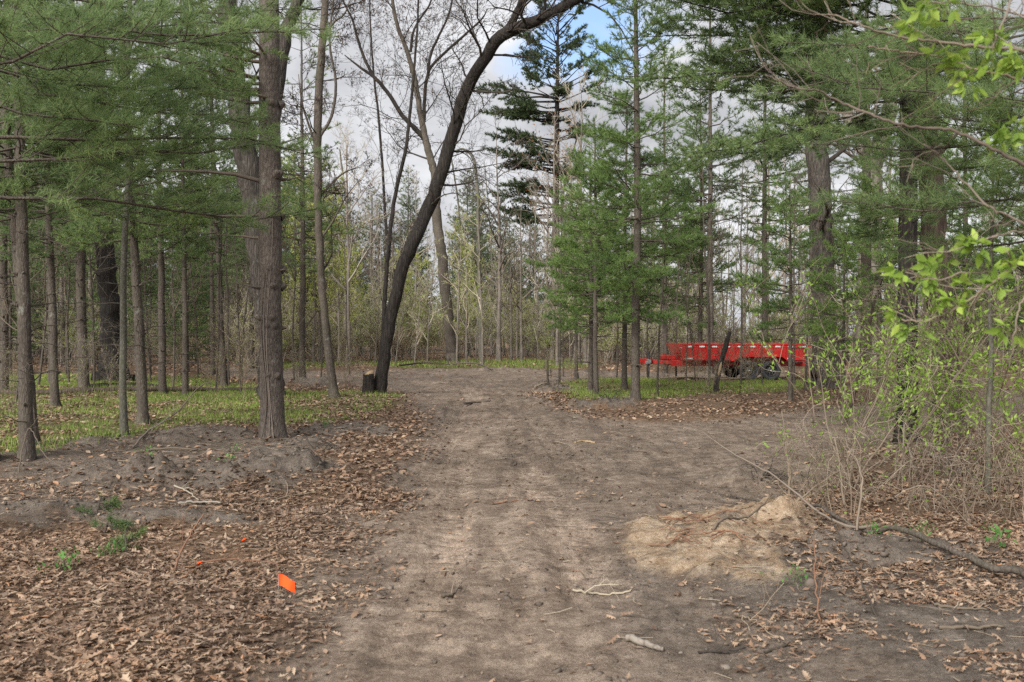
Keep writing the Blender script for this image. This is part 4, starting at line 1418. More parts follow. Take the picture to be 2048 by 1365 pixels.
# pines of the right side: boughs that fill the upper right
bs = []
for k in range(20):
    bs.append((rg.uniform(2.5, 4.7), rg.uniform(2.3, 4.0), rg.uniform(1.6, 3.3), math.radians(rg.uniform(-10, 6)), rg.uniform(-0.05, 0.06), rg.uniform(-0.03, 0.05)))
bough_pine("pine just outside the right edge with long needled boughs reaching in", (5.6, 9.5, 0), 12, 0.12, bs, "hero", 104, "soft_needles")
bs = []
for k in range(46):
    z_ = rg.uniform(3.0, 9.0)
    bs.append((z_, rg.uniform(1.7, 4.6), rg.uniform(2.0, 4.4) if z_ > 4.7 else rg.uniform(0.6, 1.15), math.radians(rg.uniform(-10, 8)), rg.uniform(-0.05, 0.05), rg.uniform(-0.03, 0.04)))
for k in range(34):
    bs.append((rg.uniform(4.8, 9.0), rg.uniform(2.3, 3.7), rg.uniform(3.0, 4.9), math.radians(rg.uniform(-8, 8)), rg.uniform(-0.05, 0.05), 0))
g = G(1815, 884)
bough_pine("slim dark straight pine amid the right thicket with wide boughs above", (g[0], g[1], gz(*g)), 15, 0.14, bs, "near", 105, "needles", "dark_bark")
bs = []
for k in range(28):
    bs.append((rg.uniform(3.8, 10), rg.uniform(1.6, 4.9), rg.uniform(1.8, 3.8), math.radians(rg.uniform(-12, 8)), rg.uniform(-0.04, 0.08), rg.uniform(-0.03, 0.04)))
bough_pine("tall pine behind the stout oak and the trailer, boughs spreading wide", (12.8, 36.0, 0), 17, 0.2, bs, "near", 106)

# young bright pines right of the track
rg = np.random.default_rng(131)
young = [pine_meshes("y", 12.5, 0.10, 0.8, 2.2, 1.85, "near", rg, 5, 0.45, 3, shape=1.0, dens=1.05),
         pine_meshes("y", 8.0, 0.065, 0.9, 2.2, 1.6, "near", rg, 5, 0.42, 2, dens=1.05),
         pine_meshes("y", 5.2, 0.045, 0.6, 1.7, 1.35, "near", rg, 5, 0.38, 2, dens=1.05)]
yp = {}
for px, py, v, sc, lab in [(1272, 804, 0, 1.0, "tallest of the young pines right of the track, at the brush pile"),
                           (1180, 786, 2, 1.25, "short bright young pine at the left of the roadside clump"),
                           (1192, 792, 1, 0.9, "bright young pine second from left in the roadside clump"),
                           (1250, 778, 1, 1.05, "young pine just behind the tallest young pine"),
                           (1154, 760, 2, 1.15, "small young pine behind the roadside clump, near the far bend"),
                           (1330, 745, 1, 1.25, "bright pine standing behind the trailer's tongue"),
                           (1400, 742, 0, 1.0, "bright pine standing behind the middle of the trailer")]:
    g = G(px, py)
    loc = (g[0], g[1], gz(*g))
    if v not in yp:
        yp[v] = pine_tree(young[v], lab, loc, rg.uniform(0, 6), sc, bark="pine_bark", leaf="bright_needles", name="young_pine")
    else:
        dup(yp[v], loc, rg.uniform(0, 6.28), sc, lab)
g = G(1118, 764)
bare_tree(sap, "thin bare sapling at the track's right bend, beside the young pines", (g[0], g[1], gz(*g)), 1, 1.15, None, "pine_bark", "twig", None, "sapling")

# far tall pine with layered dark boughs
rg = np.random.default_rng(151)
b = G(1108, 712)
dF = 72.0
xx = (1108 - 1024) / F * dF
far = thing("tall_pine", "tall old pine with layered dark boughs standing beyond the track's end", "tree", (xx, dF, 0))
tr = Acc()
H = 25.5
z = np.linspace(-0.2, H, 50)
trunk_tube(tr, np.stack([0.012 * z, rg.normal(0, .01, 50), z], -1), 0.34 * (1 - np.clip(z, 0, H) / H) ** 0.8 + 0.03, 12, rg, 0.4)
limb, tp, td = tr, [], []
for zc, az, L in [(18.3, 178, 6.1), (17.3, 186, 5.6), (17.7, 160, 4.4), (17.0, 205, 4.8), (15.3, 176, 5.1), (14.9, 190, 4.4), (14.6, 150, 3.6), (13.6, 182, 5.3), (13.2, 196, 4.6), (12.1, 172, 4.3), (11.7, 200, 3.8), (11.0, 184, 4.9),
                  (10.2, 170, 4.0), (9.5, 195, 3.4), (16.4, 10, 2.6), (15.6, -25, 2.9), (14.2, 20, 2.2), (12.8, -15, 2.4), (11.4, 15, 2.0), (10.0, -10, 2.2), (17.8, -5, 3.0), (16.8, 90, 3.0), (14.0, 250, 3.2), (12.0, 100, 3.0), (18.4, 270, 3.4), (13.0, 285, 2.6)]:
    for k in range(3):
        pine_branch(limb, tp, td, np.array([0.012 * zc, 0, zc + rg.normal(0, .18)]), math.radians(az + rg.normal(0, 9)), L * (1 if k == 0 else rg.uniform(0.55, 0.9)), math.radians(rg.uniform(-2, 10)), 0.05, "far", rg, 0.03 + 0.010 * L, 0.38, 0, 2.6)
zc = 18.6
while zc < H - 0.3:
    t = (zc - 18.6) / (H - 18.6)
    for k in range(5):
        az = rg.uniform(0, 6.28)
        pine_branch(limb, tp, td, np.array([0.012 * zc, 0, zc + rg.normal(0, .2)]), az, np.interp(t, [0, 0.4, 0.8, 1], [4.6, 4.2, 2.8, 1.0]) * rg.uniform(0.5, 1.1), math.radians(20 + 28 * t + rg.normal(0, 7)), 0.05, "far", rg, 0.05, 0.4, 0, 2.2)
    zc += rg.uniform(0.6, 1.0)
tp = np.concatenate(tp); td = np.concatenate(td)
nd = Acc()
q = LOD["far"]
nd.add(*scatter(needle_tufts(rg, 12, 13, 0.02, 0.16, 0.27), tp, basis(td, rg), rg.uniform(0.9, 1.3, len(tp)), rg))
link("trunk", tr.mesh("trunk"), M["dark_bark"], far, True)
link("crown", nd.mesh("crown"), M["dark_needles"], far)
g = (1150 - 1024) / F * 62
bt = bare_tree_meshes(15, 0.13, rg, 0.3, (12, 6, 5), (3, 2.2, (0.10, 0.18)), 0.08, (0.3, 0.5, 0.5), maxl=3, rmin=0.006)
bare_tree(bt, "bare tree with clinging orange leaves in front of the tall far pine", ((1105 - 1024) / F * 60, 60, 0), 0.3, 1.0, None, "pale_bark", "pale_twig", "orange_leaf", "bare_tree")
bare_tree(bt, "bare tree with clinging orange leaves right of the tall far pine", (g, 64, 0), 2.3, 0.95, None, "pale_bark", "pale_twig", "orange_leaf", "bare_tree")

# ------------------------------------------------------------------ far background: pines, bare trees, thicket
rg = np.random.default_rng(171)
farp = [pine_meshes("f", 14 + 2 * k, 0.16, 1.0, 0.8 + 0.8 * k, 3.0, "far", rg, 6, 0.6, 0, shape=0.95) for k in range(3)]
fp = {}
spots = []
for px, yy, v, sc in [(700, 88, 0, .8), (640, 84, 1, .85), (770, 92, 1, .75), (820, 90, 0, .82), (960, 86, 0, .80), (935, 92, 1, .85), (1000, 88, 1, .72), (1060, 84, 0, .75), (1130, 88, 0, .8), (1020, 95, 2, .6),
                      (590, 80, 2, .8), (745, 95, 2, .7), (905, 98, 0, .62), (670, 96, 1, .8)]:
    spots.append((px, yy, v, sc))
spots = [(a_, b_, c_, d_ * 1.22) for a_, b_, c_, d_ in spots]
for k in range(16):
    px = rg.uniform(540, 1200)
    if 850 < px < 925:
        continue
    spots.append((px, rg.uniform(92, 112), int(rg.integers(0, 3)), rg.uniform(0.7, 1.05)))
for k in range(40):
    yy = rg.uniform(62, 100)
    spots.append((rg.uniform(-250, 590), yy, int(rg.integers(0, 3)), rg.uniform(0.8, 1.15)))
for k in range(15):
    yy = rg.uniform(68, 100)
    spots.append((rg.uniform(1190, 2350), yy, int(rg.integers(0, 3)), rg.uniform(0.5, 0.85)))
for px, yy, v, sc in spots:
    xx = (px - 1024) / F * yy
    lab = "dark green pine in the background forest beyond the clearing"
    if v not in fp:
        fp[v] = pine_tree(farp[v], lab, (xx, yy, 0), rg.uniform(0, 6), sc, "background pines", "pine_bark", "far_needles")
    else:
        dup(fp[v], (xx, yy, 0), rg.uniform(0, 6.28), sc, lab, "background pines")

fb = [bare_tree_meshes(12 + k, 0.13, rg, 0.3, (11, 6, 5), None, 0.08, (0.34, 0.5, 0.5), maxl=3, rmin=0.007) for k in range(4)]
fbo = {}
k = 0
for k in range(110):
    yy = rg.uniform(48, 92)
    px = rg.uniform(-200, 560) if k % 5 == 0 else (rg.uniform(560, 1200) if k % 5 < 3 else rg.uniform(1250, 2250))
    if 840 < px < 1000 and yy < 70:
        continue
    xx = (px - 1024) / F * yy
    v = int(rg.integers(0, 4))
    lab = "pale leafless tree in the background forest"
    sc = rg.uniform(0.55, 1.0)
    if 860 < px < 960:
        sc *= 0.7
    if v not in fbo:
        fbo[v] = bare_tree(fb[v], lab, (xx, yy, 0), 0, sc, "background bare trees", "pale_bark", "pale_twig" if v % 2 else "twig")
    else:
        dup(fbo[v], (xx, yy, 0), rg.uniform(0, 6.28), sc, lab, "background bare trees")

# young trees coming into leaf
yl = [bare_tree_meshes(8.5, 0.07, rg, 0.15, (14, 6, 5), (2, 24, (0.09, 0.15)), 0.1, (0.36, 0.5, 0.5), maxl=3, rmin=0.005) for k in range(2)]
bare_tree(yl[0], "young tree in yellow green spring leaf behind the thin dark pine", ((605 - 1024) / F * 53, 53, 0), 0, 1.15, None, "pale_bark", "twig", "yellow_leaf", "leafing_tree")
bare_tree(yl[1], "young yellow green leafing tree left of the leaning tree", ((676 - 1024) / F * 52, 52, 0), 2, 0.95, None, "pale_bark", "twig", "yellow_leaf", "leafing_tree")
bare_tree(yl[1], "tall young tree in yellow green leaf between the thin dark pine and the slender tree", ((640 - 1024) / F * 54, 54, 0), 4, 1.2, None, "pale_bark", "twig", "yellow_leaf", "leafing_tree")
bare_tree(yl[0], "light green young tree in leaf between leaning tree and grey tree", ((915 - 1024) / F * 66, 66, 0), 1, 0.95, None, "pale_bark", "twig", "haze_leaf", "leafing_tree")
bare_tree(yl[1], "light green young tree in leaf beneath the leaning trunk", ((820 - 1024) / F * 62, 62, 0), 1, 0.8, None, "pale_bark", "twig", "haze_leaf", "leafing_tree")


# thicket shrubs
def shrub_meshes(H, R, stems, rng, leaf, maxl=3, r=0.008, rmin=0.003, up=0.1, wig=0.13, kids=(5, 5, 4), arch=0.0, size=(0.03, 0.06)):
    segs = []
    for k in range(stems):
        a = rng.uniform(0, 2 * np.pi)
        q = rng.uniform(0, 0.3) * R
        p = np.array([math.cos(a) * q, math.sin(a) * q, -0.03])
        sp = rng.uniform(0.05, 0.95) * R / H
        a2 = a + rng.normal(0, 0.6)
        dd = np.array([math.cos(a2) * sp, math.sin(a2) * sp, 1.0])
        grow(segs, p, dd, H * rng.uniform(0.55, 1.15), r * rng.uniform(0.6, 1.3), 0, maxl, rng, up - arch * rng.uniform(0, 1), wig, kids, (0.5, 0.5, 0.5), (20, 60), 0.3, rmin)
    a = Acc()
    segs_to([a], segs, (4, 3, 3, 3, 3))
    lv = leaves_on(segs, leaf[0], leaf[1], rng, LEAF, size) if leaf else None
    return a.mesh("stems"), lv


def shrub(meshes, label, loc, rz, sc, group, stem="cane", leaf="shrub_leaf", name="shrub", cat="shrub"):
    o = thing(name, label, cat, loc, rz, group)
    o.scale = (sc, sc, sc) if np.isscalar(sc) else sc
    link("stems", meshes[0], M[stem], o)
    if meshes[1]:
        link("foliage", meshes[1], M[leaf], o)
    return o


th = [shrub_meshes(2.7, 1.6, 7, rg, (2, 5, ), 3, 0.012, 0.008, size=(0.06, 0.11)),
      shrub_meshes(2.2, 1.7, 7, rg, (2, 14, ), 3, 0.011, 0.008, size=(0.06, 0.11)),
      shrub_meshes(1.5, 1.3, 12, rg, (1, 12, ), 2, 0.011, 0.007, size=(0.05, 0.10)),
      shrub_meshes(3.3, 1.7, 7, rg, (2, 8, ), 3, 0.014, 0.009, size=(0.06, 0.11))]
tho = {}
stemm = {0: "pale_twig", 1: "pale_twig", 2: "pale_twig", 3: "pale_twig"}
leafm = {0: "haze_leaf", 1: "haze_leaf", 2: "straw_leaf", 3: "yellow_leaf"}
lab4 = {0: "grey twiggy shrub in the far thicket", 1: "twiggy shrub with green buds in the far thicket", 2: "low tan brush at the thicket's foot", 3: "tall pale shrub with yellowish buds in the far thicket"}
n_sh = 0
for k in range(900):
    row = rg.uniform()
    yy = rg.uniform(50, 60) if row < 0.5 else rg.uniform(60, 82)
    if row > 0.9:
        yy = rg.uniform(44, 50)
    px = rg.uniform(-150, 2250) if k % 5 < 2 else rg.uniform(520, 1400)
    xx = (px - 1024) / F * yy
    if float(m_road(np.array([xx]), np.array([yy]))[0]) > 0.1 or (yy < 49.5 and 540 < px < 1640) or (yy < 53 and 570 < px < 720) or float(m_grass(np.array([xx]), np.array([yy]))[0]) > 0.5:
        continue
    n_sh += 1
    if n_sh > 270:
        break
    v = int(rg.choice([0, 1, 2, 3], p=[0.22, 0.3, 0.2, 0.28]))
    if v not in tho:
        tho[v] = shrub(th[v], lab4[v], (xx, yy, gz(xx, yy)), 0, 1.0, ("grey", "green", "tan", "pale")[v] + " thicket shrubs", stemm[v], leafm.get(v, "haze_leaf"))
    else:
        dup(tho[v], (xx, yy, gz(xx, yy)), rg.uniform(0, 6.28), rg.uniform(0.8, 1.35))
psap = [bare_tree_meshes(7.5, 0.05, rg, 0.2, (11, 4, 4), (2, 9, (0.06, 0.115)), 0.1, (0.24, 0.5, 0.5), maxl=3, rmin=0.007) for k in range(2)]
ps0 = {}
for k in range(90):
    yy = rg.uniform(48.5, 66)
    px = rg.uniform(540, 1560) if k % 4 else rg.uniform(-100, 540)
    xx = (px - 1024) / F * yy
    if float(m_road(np.array([xx]), np.array([yy]))[0]) > 0.1 or (840 < px < 930 and yy > 54) or 570 < px < 720:
        continue
    v = k % 2
    lab = ("thin pale sapling with a few fresh buds in the far thicket", "slim pale sapling forking low in the far thicket")[v]
    if v not in ps0:
        ps0[v] = bare_tree(psap[v], lab, (xx, yy, gz(xx, yy)), 0, 1, ("budding", "forking") [v] + " pale saplings of the far thicket", "pale_bark", "pale_twig", "haze_leaf", "sapling")
    else:
        dup(ps0[v], (xx, yy, gz(xx, yy)), rg.uniform(0, 6.28), rg.uniform(0.55, 1.2), None, None, (rg.normal(0, .05), rg.normal(0, .06)))
# shaded young pines that close the depth of the left wood and the right side
dk = [pine_meshes("d", 6.5, 0.05, 0.6, 0.9 + 0.5 * k, 1.7, "mid", rg, 6, 0.45, 0) for k in range(2)]
dko = {}
for k in range(24):
    yy = rg.uniform(36, 62)
    px = rg.uniform(-150, 540) if k < 14 else rg.uniform(1240, 2250)
    xx = (px - 1024) / F * yy
    if float(m_road(np.array([xx]), np.array([yy]))[0]) > 0.1 or (5.0 < xx < 11.5 and yy < 39) or (xx < 0 and yy < 38 and px > 440):
        continue
    v = k % 2
    lab = ("low branched young pine deep among the trunks", "young pine with a bare lower trunk deep among the trees")[v]
    if v not in dko:
        dko[v] = pine_tree(dk[v], lab, (xx, yy, gz(xx, yy)), 0, 1, ("low branched", "bare footed")[v] + " young pines in the depth", "pine_bark", "needles", name="young_pine")
    else:
        dup(dko[v], (xx, yy, gz(xx, yy)), rg.uniform(0, 6.28), rg.uniform(0.7, 1.25))

# ------------------------------------------------------------------ red dump trailer behind the young pines
def trailer():
    o = thing("trailer", "red twin axle dump trailer parked behind saplings on the right", "trailer", (7.33, 34.0, 0.0), math.radians(1.5))
    X = lambda zx: (zx - 1015) * 0.003085
    Z = lambda zy: (568 - zy) * 0.003085
    W = 2.0                               # bed width, local y from 0.25 (near side) to 2.25
    y0, y1 = 0.25, 0.25 + W
    R = M["red"]

    def part(name, boxes, mat, parent=o, bev=0.006):
        me = bmesh_boxes(boxes, bev)
        return link(name, me, mat, parent)

    def span(xa, xb, ya, yb, za, zb):
        return ((xa + xb) / 2, (ya + yb) / 2, (za + zb) / 2, abs(xb - xa), abs(yb - ya), abs(zb - za))

    # frame: two long rails, cross members
    part("frame", [span(X(430), X(1925), y0 + 0.30, y0 + 0.40, Z(415), Z(350)), span(X(430), X(1925), y1 - 0.40, y1 - 0.30, Z(415), Z(350))] +
         [span(X(q), X(q + 16), y0 + 0.405, y1 - 0.405, Z(408), Z(372)) for q in range(520, 1920, 140)], R)
    # tongue: A-frame of two converging beams, cross plate
    yc = (y0 + y1) / 2
    xa, xb = X(150), X(540)
    ln = math.hypot(xb - xa, 0.62)
    an = math.atan2(0.62, xb - xa)
    part("tongue", [((xa + xb) / 2, yc - 0.36, (Z(392) + Z(345)) / 2, ln, 0.09, 0.145, 0, 0, -an), ((xa + xb) / 2, yc + 0.36, (Z(392) + Z(345)) / 2, ln, 0.09, 0.145, 0, 0, an),
                    span(X(100), X(255), yc - 0.12, yc + 0.12, Z(395), Z(333)), span(X(400), X(540), yc - 0.55, yc + 0.55, Z(341), Z(337))], R)
    part("coupler", [span(X(52), X(104), yc - 0.06, yc + 0.06, Z(402), Z(372)), span(X(70), X(98), yc - 0.085, yc + 0.085, Z(372), Z(350))], M["black"])
    # jack: upright tube with handle and foot
    a = Acc()
    jy = yc - 0.24
    a.tube([(X(205), jy, Z(500)), (X(205), jy, Z(400))], 0.025, 8)
    a.tube([(X(205), jy, Z(410)), (X(205), jy, Z(262))], 0.036, 10)
    a.tube([(X(205), jy, Z(262)), (X(205), jy, Z(250))], 0.045, 10)
    jk = link("jack", a.mesh("jack"), M["black"], o)
    a = Acc()
    a.tube([(X(205), jy, Z(270)), (X(222), jy - 0.08, Z(275)), (X(228), jy - 0.10, Z(330)), (X(234), jy - 0.10, Z(380))], 0.011, 6)
    link("crank", a.mesh("crank"), M["black"], jk)
    part("jack_foot", [span(X(190), X(220), jy - 0.07, jy + 0.07, 0.0, 0.03), span(X(200), X(210), jy - 0.02, jy + 0.02, 0.03, Z(500))], M["black"], jk, 0.003)
    part("winch_plate", [span(X(165), X(225), jy - 0.06, jy + 0.05, Z(392), Z(362)), span(X(178), X(232), jy - 0.08, jy - 0.061, Z(380), Z(340))], M["steel"])
    # low toolbox on the tongue
    tb = part("toolbox", [span(X(345), X(492), yc - 0.5, yc + 0.5, Z(338), Z(292))], R, o, 0.02)
    part("bracket", [span(X(352), X(388), yc - 0.46, yc - 0.40, Z(292), Z(272)), span(X(352), X(364), yc - 0.46, yc - 0.40, Z(272), Z(262))], R, tb)

    # side walls with stakes, rails and reflective tape
    import bmesh

    def panel(poly, ya, yb, name, mat, parent):
        bm = bmesh.new()
        f = [bm.verts.new((x, ya, z)) for x, z in poly]
        g = [bm.verts.new((x, yb, z)) for x, z in poly]
        n = len(poly)
        bm.faces.new(f)
        bm.faces.new(g[::-1])
        for i in range(n):
            bm.faces.new([f[i], f[(i + 1) % n], g[(i + 1) % n], g[i]][::-1])
        bmesh.ops.recalc_face_normals(bm, faces=bm.faces)
        me = bpy.data.meshes.new(name)
        bm.to_mesh(me)
        bm.free()
        return link(name, me, mat, parent)

    top, rail, floor = Z(158), Z(178), Z(345)
    for s, (ya, yb) in enumerate(((y0, y0 + 0.05), (y1 - 0.05, y1))):
        sgn = -1 if s == 0 else 1
        face = ya if s == 0 else yb
        w = panel([(X(505), rail), (X(1905), rail), (X(1905), floor), (X(548), floor)], ya, yb, "side_wall", R, o)
        yy = sorted((face + sgn * 0.045, face - sgn * 0.04))
        part("top_rail", [span(X(480), X(1930), yy[0], yy[1], rail, top)], R, w, 0.012)
        part("bottom_rail", [span(X(550), X(1905), *sorted((face + sgn * 0.045, face + sgn * 0.001)), floor, Z(318))], R, w, 0.006)
        for k in range(10):
            xx = X(545 + 142 * k + (18 if k == 0 else 0))
            panel([(xx - 0.055, Z(206)), (xx + 0.055, Z(206)), (xx + 0.032, Z(319)), (xx - 0.032, Z(319))], *sorted((face + sgn * 0.04, face + sgn * 0.001)), "stake", R, w)
        part("tape_rail", [span(X(510), X(1905), *sorted((face + sgn * 0.02, face + sgn * 0.001)), Z(204), rail - 0.001)], R, w, 0.003)
        for k in range(10):
            q = 587 + 142 * k
            part("reflective_strip", [span(X(q), X(q + 58), *sorted((face + sgn * 0.024, face + sgn * 0.021)), Z(200), Z(183))], M["white_tape"], w, 0)
            part("red_reflector", [span(X(q + 62), X(q + 112), *sorted((face + sgn * 0.024, face + sgn * 0.021)), Z(200), Z(183))], M["red_tape"], w, 0)
        if s == 0:
            for q, l in ((572, 85), (1715, 60)):
                part("reflective_strip", [span(X(q), X(q + l), face - 0.050, face - 0.046, Z(330), Z(318))], M["white_tape"], w, 0)
    # slanted front wall with its corner posts, floor, tailgate with bars
    panel([(X(480), top - 0.004), (X(505), top - 0.004), (X(570), floor - 0.02), (X(545), floor - 0.02)], y0 + 0.052, y1 - 0.052, "front_wall", R, o)
    for ya, yb in ((y0 - 0.05, y0 + 0.049), (y1 - 0.049, y1 + 0.05)):
        panel([(X(480), rail), (X(562), rail), (X(574), Z(205)), (X(560), Z(300)), (X(574), floor), (X(543), floor), (X(526), Z(270))], ya, yb, "corner_post", R, o)
    part("bed_floor", [span(X(575), X(1900), y0 + 0.051, y1 - 0.051, floor - 0.05, floor)], R)
    tg = part("tailgate", [span(X(1908), X(1922), y0 + 0.02, y1 - 0.02, floor, rail - 0.01)], R)
    for q in range(5):
        part("gate_bar", [span(X(1923), X(1938), y0 + 0.05 + q * 0.46, y0 + 0.11 + q * 0.46, floor + 0.02, rail - 0.03)], R, tg)
    for ya, yb in ((y0 - 0.03, y0 + 0.10), (y1 - 0.10, y1 + 0.03)):
        part("end_post", [span(X(1890), X(1935), ya, yb, Z(412), Z(346)), span(X(1650), X(1890), ya + 0.02, yb - 0.02, Z(360), Z(347))], R)
    tl = part("tail_lamp", [span(X(1730), X(1768), y0 - 0.09, y0 - 0.05, Z(350), Z(338))], M["steel"])
    part("lens", [span(X(1735), X(1763), y0 - 0.10, y0 - 0.091, Z(348), Z(340))], M["lamp_red"], tl, 0.002)
    part("marker_lamp", [span(X(503), X(535), y0 - 0.062, y0 - 0.051, Z(212), Z(200))], M["steel"])
    # fenders over both wheels of a side
    for s in (0, 1):
        ya, yb = ((y0 - 0.34, y0 - 0.002), (y1 + 0.002, y1 + 0.34))[s]
        panel([(X(1075), Z(352)), (X(1150), Z(299)), (X(1635), Z(299)), (X(1700), Z(352)), (X(1690), Z(352)), (X(1630), Z(306)), (X(1155), Z(306)), (X(1085), Z(352))], ya, yb, "fender", R, o)
    # wheels
    for wx in (1510, 1268):
        for s in (0, 1):
            wy = y0 - 0.19 if s == 0 else y1 + 0.19
            e = bpy.data.objects.new("wheel", None)
            COL.objects.link(e)
            e.parent = o
            e.location = (X(wx), wy, 0.34)
            e.rotation_euler = (0, 0, 0 if s == 0 else math.pi)
            prof = [(0.215, -0.10), (0.25, -0.118), (0.30, -0.118), (0.33, -0.10), (0.343, -0.07), (0.345, 0.07), (0.33, 0.10), (0.25, 0.118), (0.215, 0.10)]
            n = 36
            V, q = [], []
            for i in range(n):
                an = i * 2 * math.pi / n
                for j, (r, y) in enumerate(prof):
                    rr = r - (0.012 if (i % 3 == 0 and 3 < j < 6) else 0)
                    V.append((rr * math.cos(an), y, rr * math.sin(an)))
            m = len(prof)
            for i in range(n):
                for j in range(m - 1):
                    q.append((i * m + j, i * m + j + 1, ((i + 1) % n) * m + j + 1, ((i + 1) % n) * m + j))
            link("tyre", make_mesh("tyre", V, [np.array(q)]), M["rubber"], e)
            prof2 = [(0.216, -0.095), (0.20, -0.07), (0.185, -0.045), (0.13, -0.04), (0.09, -0.06), (0.075, -0.075), (0.0, -0.075)]
            V, q = [], []
            for i in range(n):
                an = i * 2 * math.pi / n
                for j, (r, y) in enumerate(prof2):
                    yy = y + (0.03 if (j == 3 and (i // 2) % 3 == 0) else 0)
                    V.append((r * math.cos(an), yy, r * math.sin(an)))
            m = len(prof2)
            for i in range(n):
                for j in range(m - 1):
                    q.append((i * m + j, i * m + j + 1, ((i + 1) % n) * m + j + 1, ((i + 1) % n) * m + j))
            rim = link("rim", make_mesh("rim", V, [np.array(q)]), M["black"], e)
            a = Acc()
            a.tube([(0, -0.07, 0), (0, -0.11, 0), (0, -0.115, 0)], [0.035, 0.033, 0.015], 10)
            link("hub_cap", a.mesh("hub_cap"), M["steel"], rim)
            for k in range(6):
                a = Acc()
                an = k * math.pi / 3
                a.tube([(0.095 * math.cos(an), -0.045, 0.095 * math.sin(an)), (0.095 * math.cos(an), -0.075, 0.095 * math.sin(an))], 0.013, 6)
                link("lug_nut", a.mesh("lug_nut"), M["steel"], rim)
    a = Acc()
    for wx in (1510, 1268):
        a.tube([(X(wx), y0 - 0.1, 0.34), (X(wx), y1 + 0.1, 0.34)], 0.04, 8)
    link("axle", a.mesh("axle"), M["black"], o)
    return o


trailer()

# ------------------------------------------------------------------ saplings and brush before the trailer
rg = np.random.default_rng(191)
for px, py, sc, tl, lab in [(1296, 756, 0.95, (0.0, 0.02), "thin sapling crossing the trailer's tongue"), (1317, 796, 0.8, (0, 0.13), "thin reddish sapling leaning right in front of the trailer's tongue"),
                            (1352, 756, 1.0, (0, 0.0), "thin sapling at the front wall of the trailer"), (1416, 778, 1.15, (0, 0.03), "sapling left of the torn snag before the trailer"),
                            (1482, 772, 1.1, (0, -0.02), "sapling before the middle of the trailer, right of the torn snag"), (1590, 774, 1.0, (0, -0.06), "sapling in front of the trailer's hind wheel"),
                            (1232, 760, 0.9, (0, 0.02), "thin sapling among the roadside young pines"), (1128, 752, 0.8, (0, 0.1), "thin sapling slanting at the far bend of the track"),
                            (1610, 782, 1.0, (0, 0.05), "sapling before the tail of the trailer"), (1392, 770, 0.6, (0, 0.12), "short leaning sapling before the trailer, left of its wheels"), (1460, 760, 0.75, (0, -0.08), "short sapling between torn snag and hind wheel"), (1526, 772, 0.8, (0, 0.03), "slight sapling just left of the hind wheel"), (1372, 765, 0.7, (0, -0.06), "slight sapling before the front part of the trailer bed")]:
    g = G(px, py)
    dup(sp0, (g[0], g[1], gz(*g)), rg.uniform(0, 6.28), sc, lab, None, tl)["group"] = "saplings before the trailer"
brush = [shrub_meshes(1.5, 0.9, 9, rg, (1, 3, ), 2, 0.006, 0.003, size=(0.03, 0.05)), shrub_meshes(2.4, 0.9, 7, rg, (2, 3.0, ), 3, 0.007, 0.003, size=(0.03, 0.055))]
br0 = {}
for k, (px, py, v, sc) in enumerate([(1380, 782, 0, .8), (1460, 776, 0, .9), (1500, 788, 1, .6), (1340, 772, 0, .6), (1640, 800, 1, 1), (1425, 800, 0, .5),
                                     (1205, 770, 0, .6), (1140, 770, 0, .6), (1100, 752, 0, .7), (430, 790, 0, .8), (350, 770, 1, .8), (490, 800, 1, .7), (230, 800, 0, .7), (160, 800, 1, .7), (590, 785, 0, .7), (700, 790, 0, .7),
                                     (690, 760, 1, .7), (20, 830, 1, .6), (1720, 800, 1, 1.1), (1840, 790, 1, 1.1), (1780, 770, 1, 1.2), (1950, 800, 1, 1.1), (2040, 790, 1, 1.2), (450, 760, 1, .9), (280, 765, 1, .9)]):
    g = G(px, py)
    lab = ("small loose shrub of thin stems under the trees", "taller loose shrub of thin stems under the trees")[v]
    if v not in br0:
        br0[v] = shrub(brush[v], lab, (g[0], g[1], gz(*g)), 0, sc, ("low", "tall")[v] + " loose undergrowth shrubs", "cane", "haze_leaf")
    else:
        dup(br0[v], (g[0], g[1], gz(*g)), rg.uniform(0, 6.28), sc)

# low pines at the trailer's tail and beyond the thicket
for px, py, v, sc, lab in [(1580, 798, 2, 1.05, "small pine whose boughs hide the tail of the trailer"), (1688, 812, 2, 0.8, "low dark pine at the foot of the stout oak"), (1760, 775, 1, 1.0, "small pine behind the leaning snag"),
                           (1930, 800, 1, 1.1, "small pine behind the right thicket"), (2060, 830, 1, 1.0, "small pine at the right picture edge behind the thicket"), (1850, 760, 1, 1.3, "pine seen between the slim and reddish trunks")]:
    g = G(px, py)
    o = dup(yp[v], (g[0], g[1], gz(*g)), rg.uniform(0, 6.28), sc, lab)

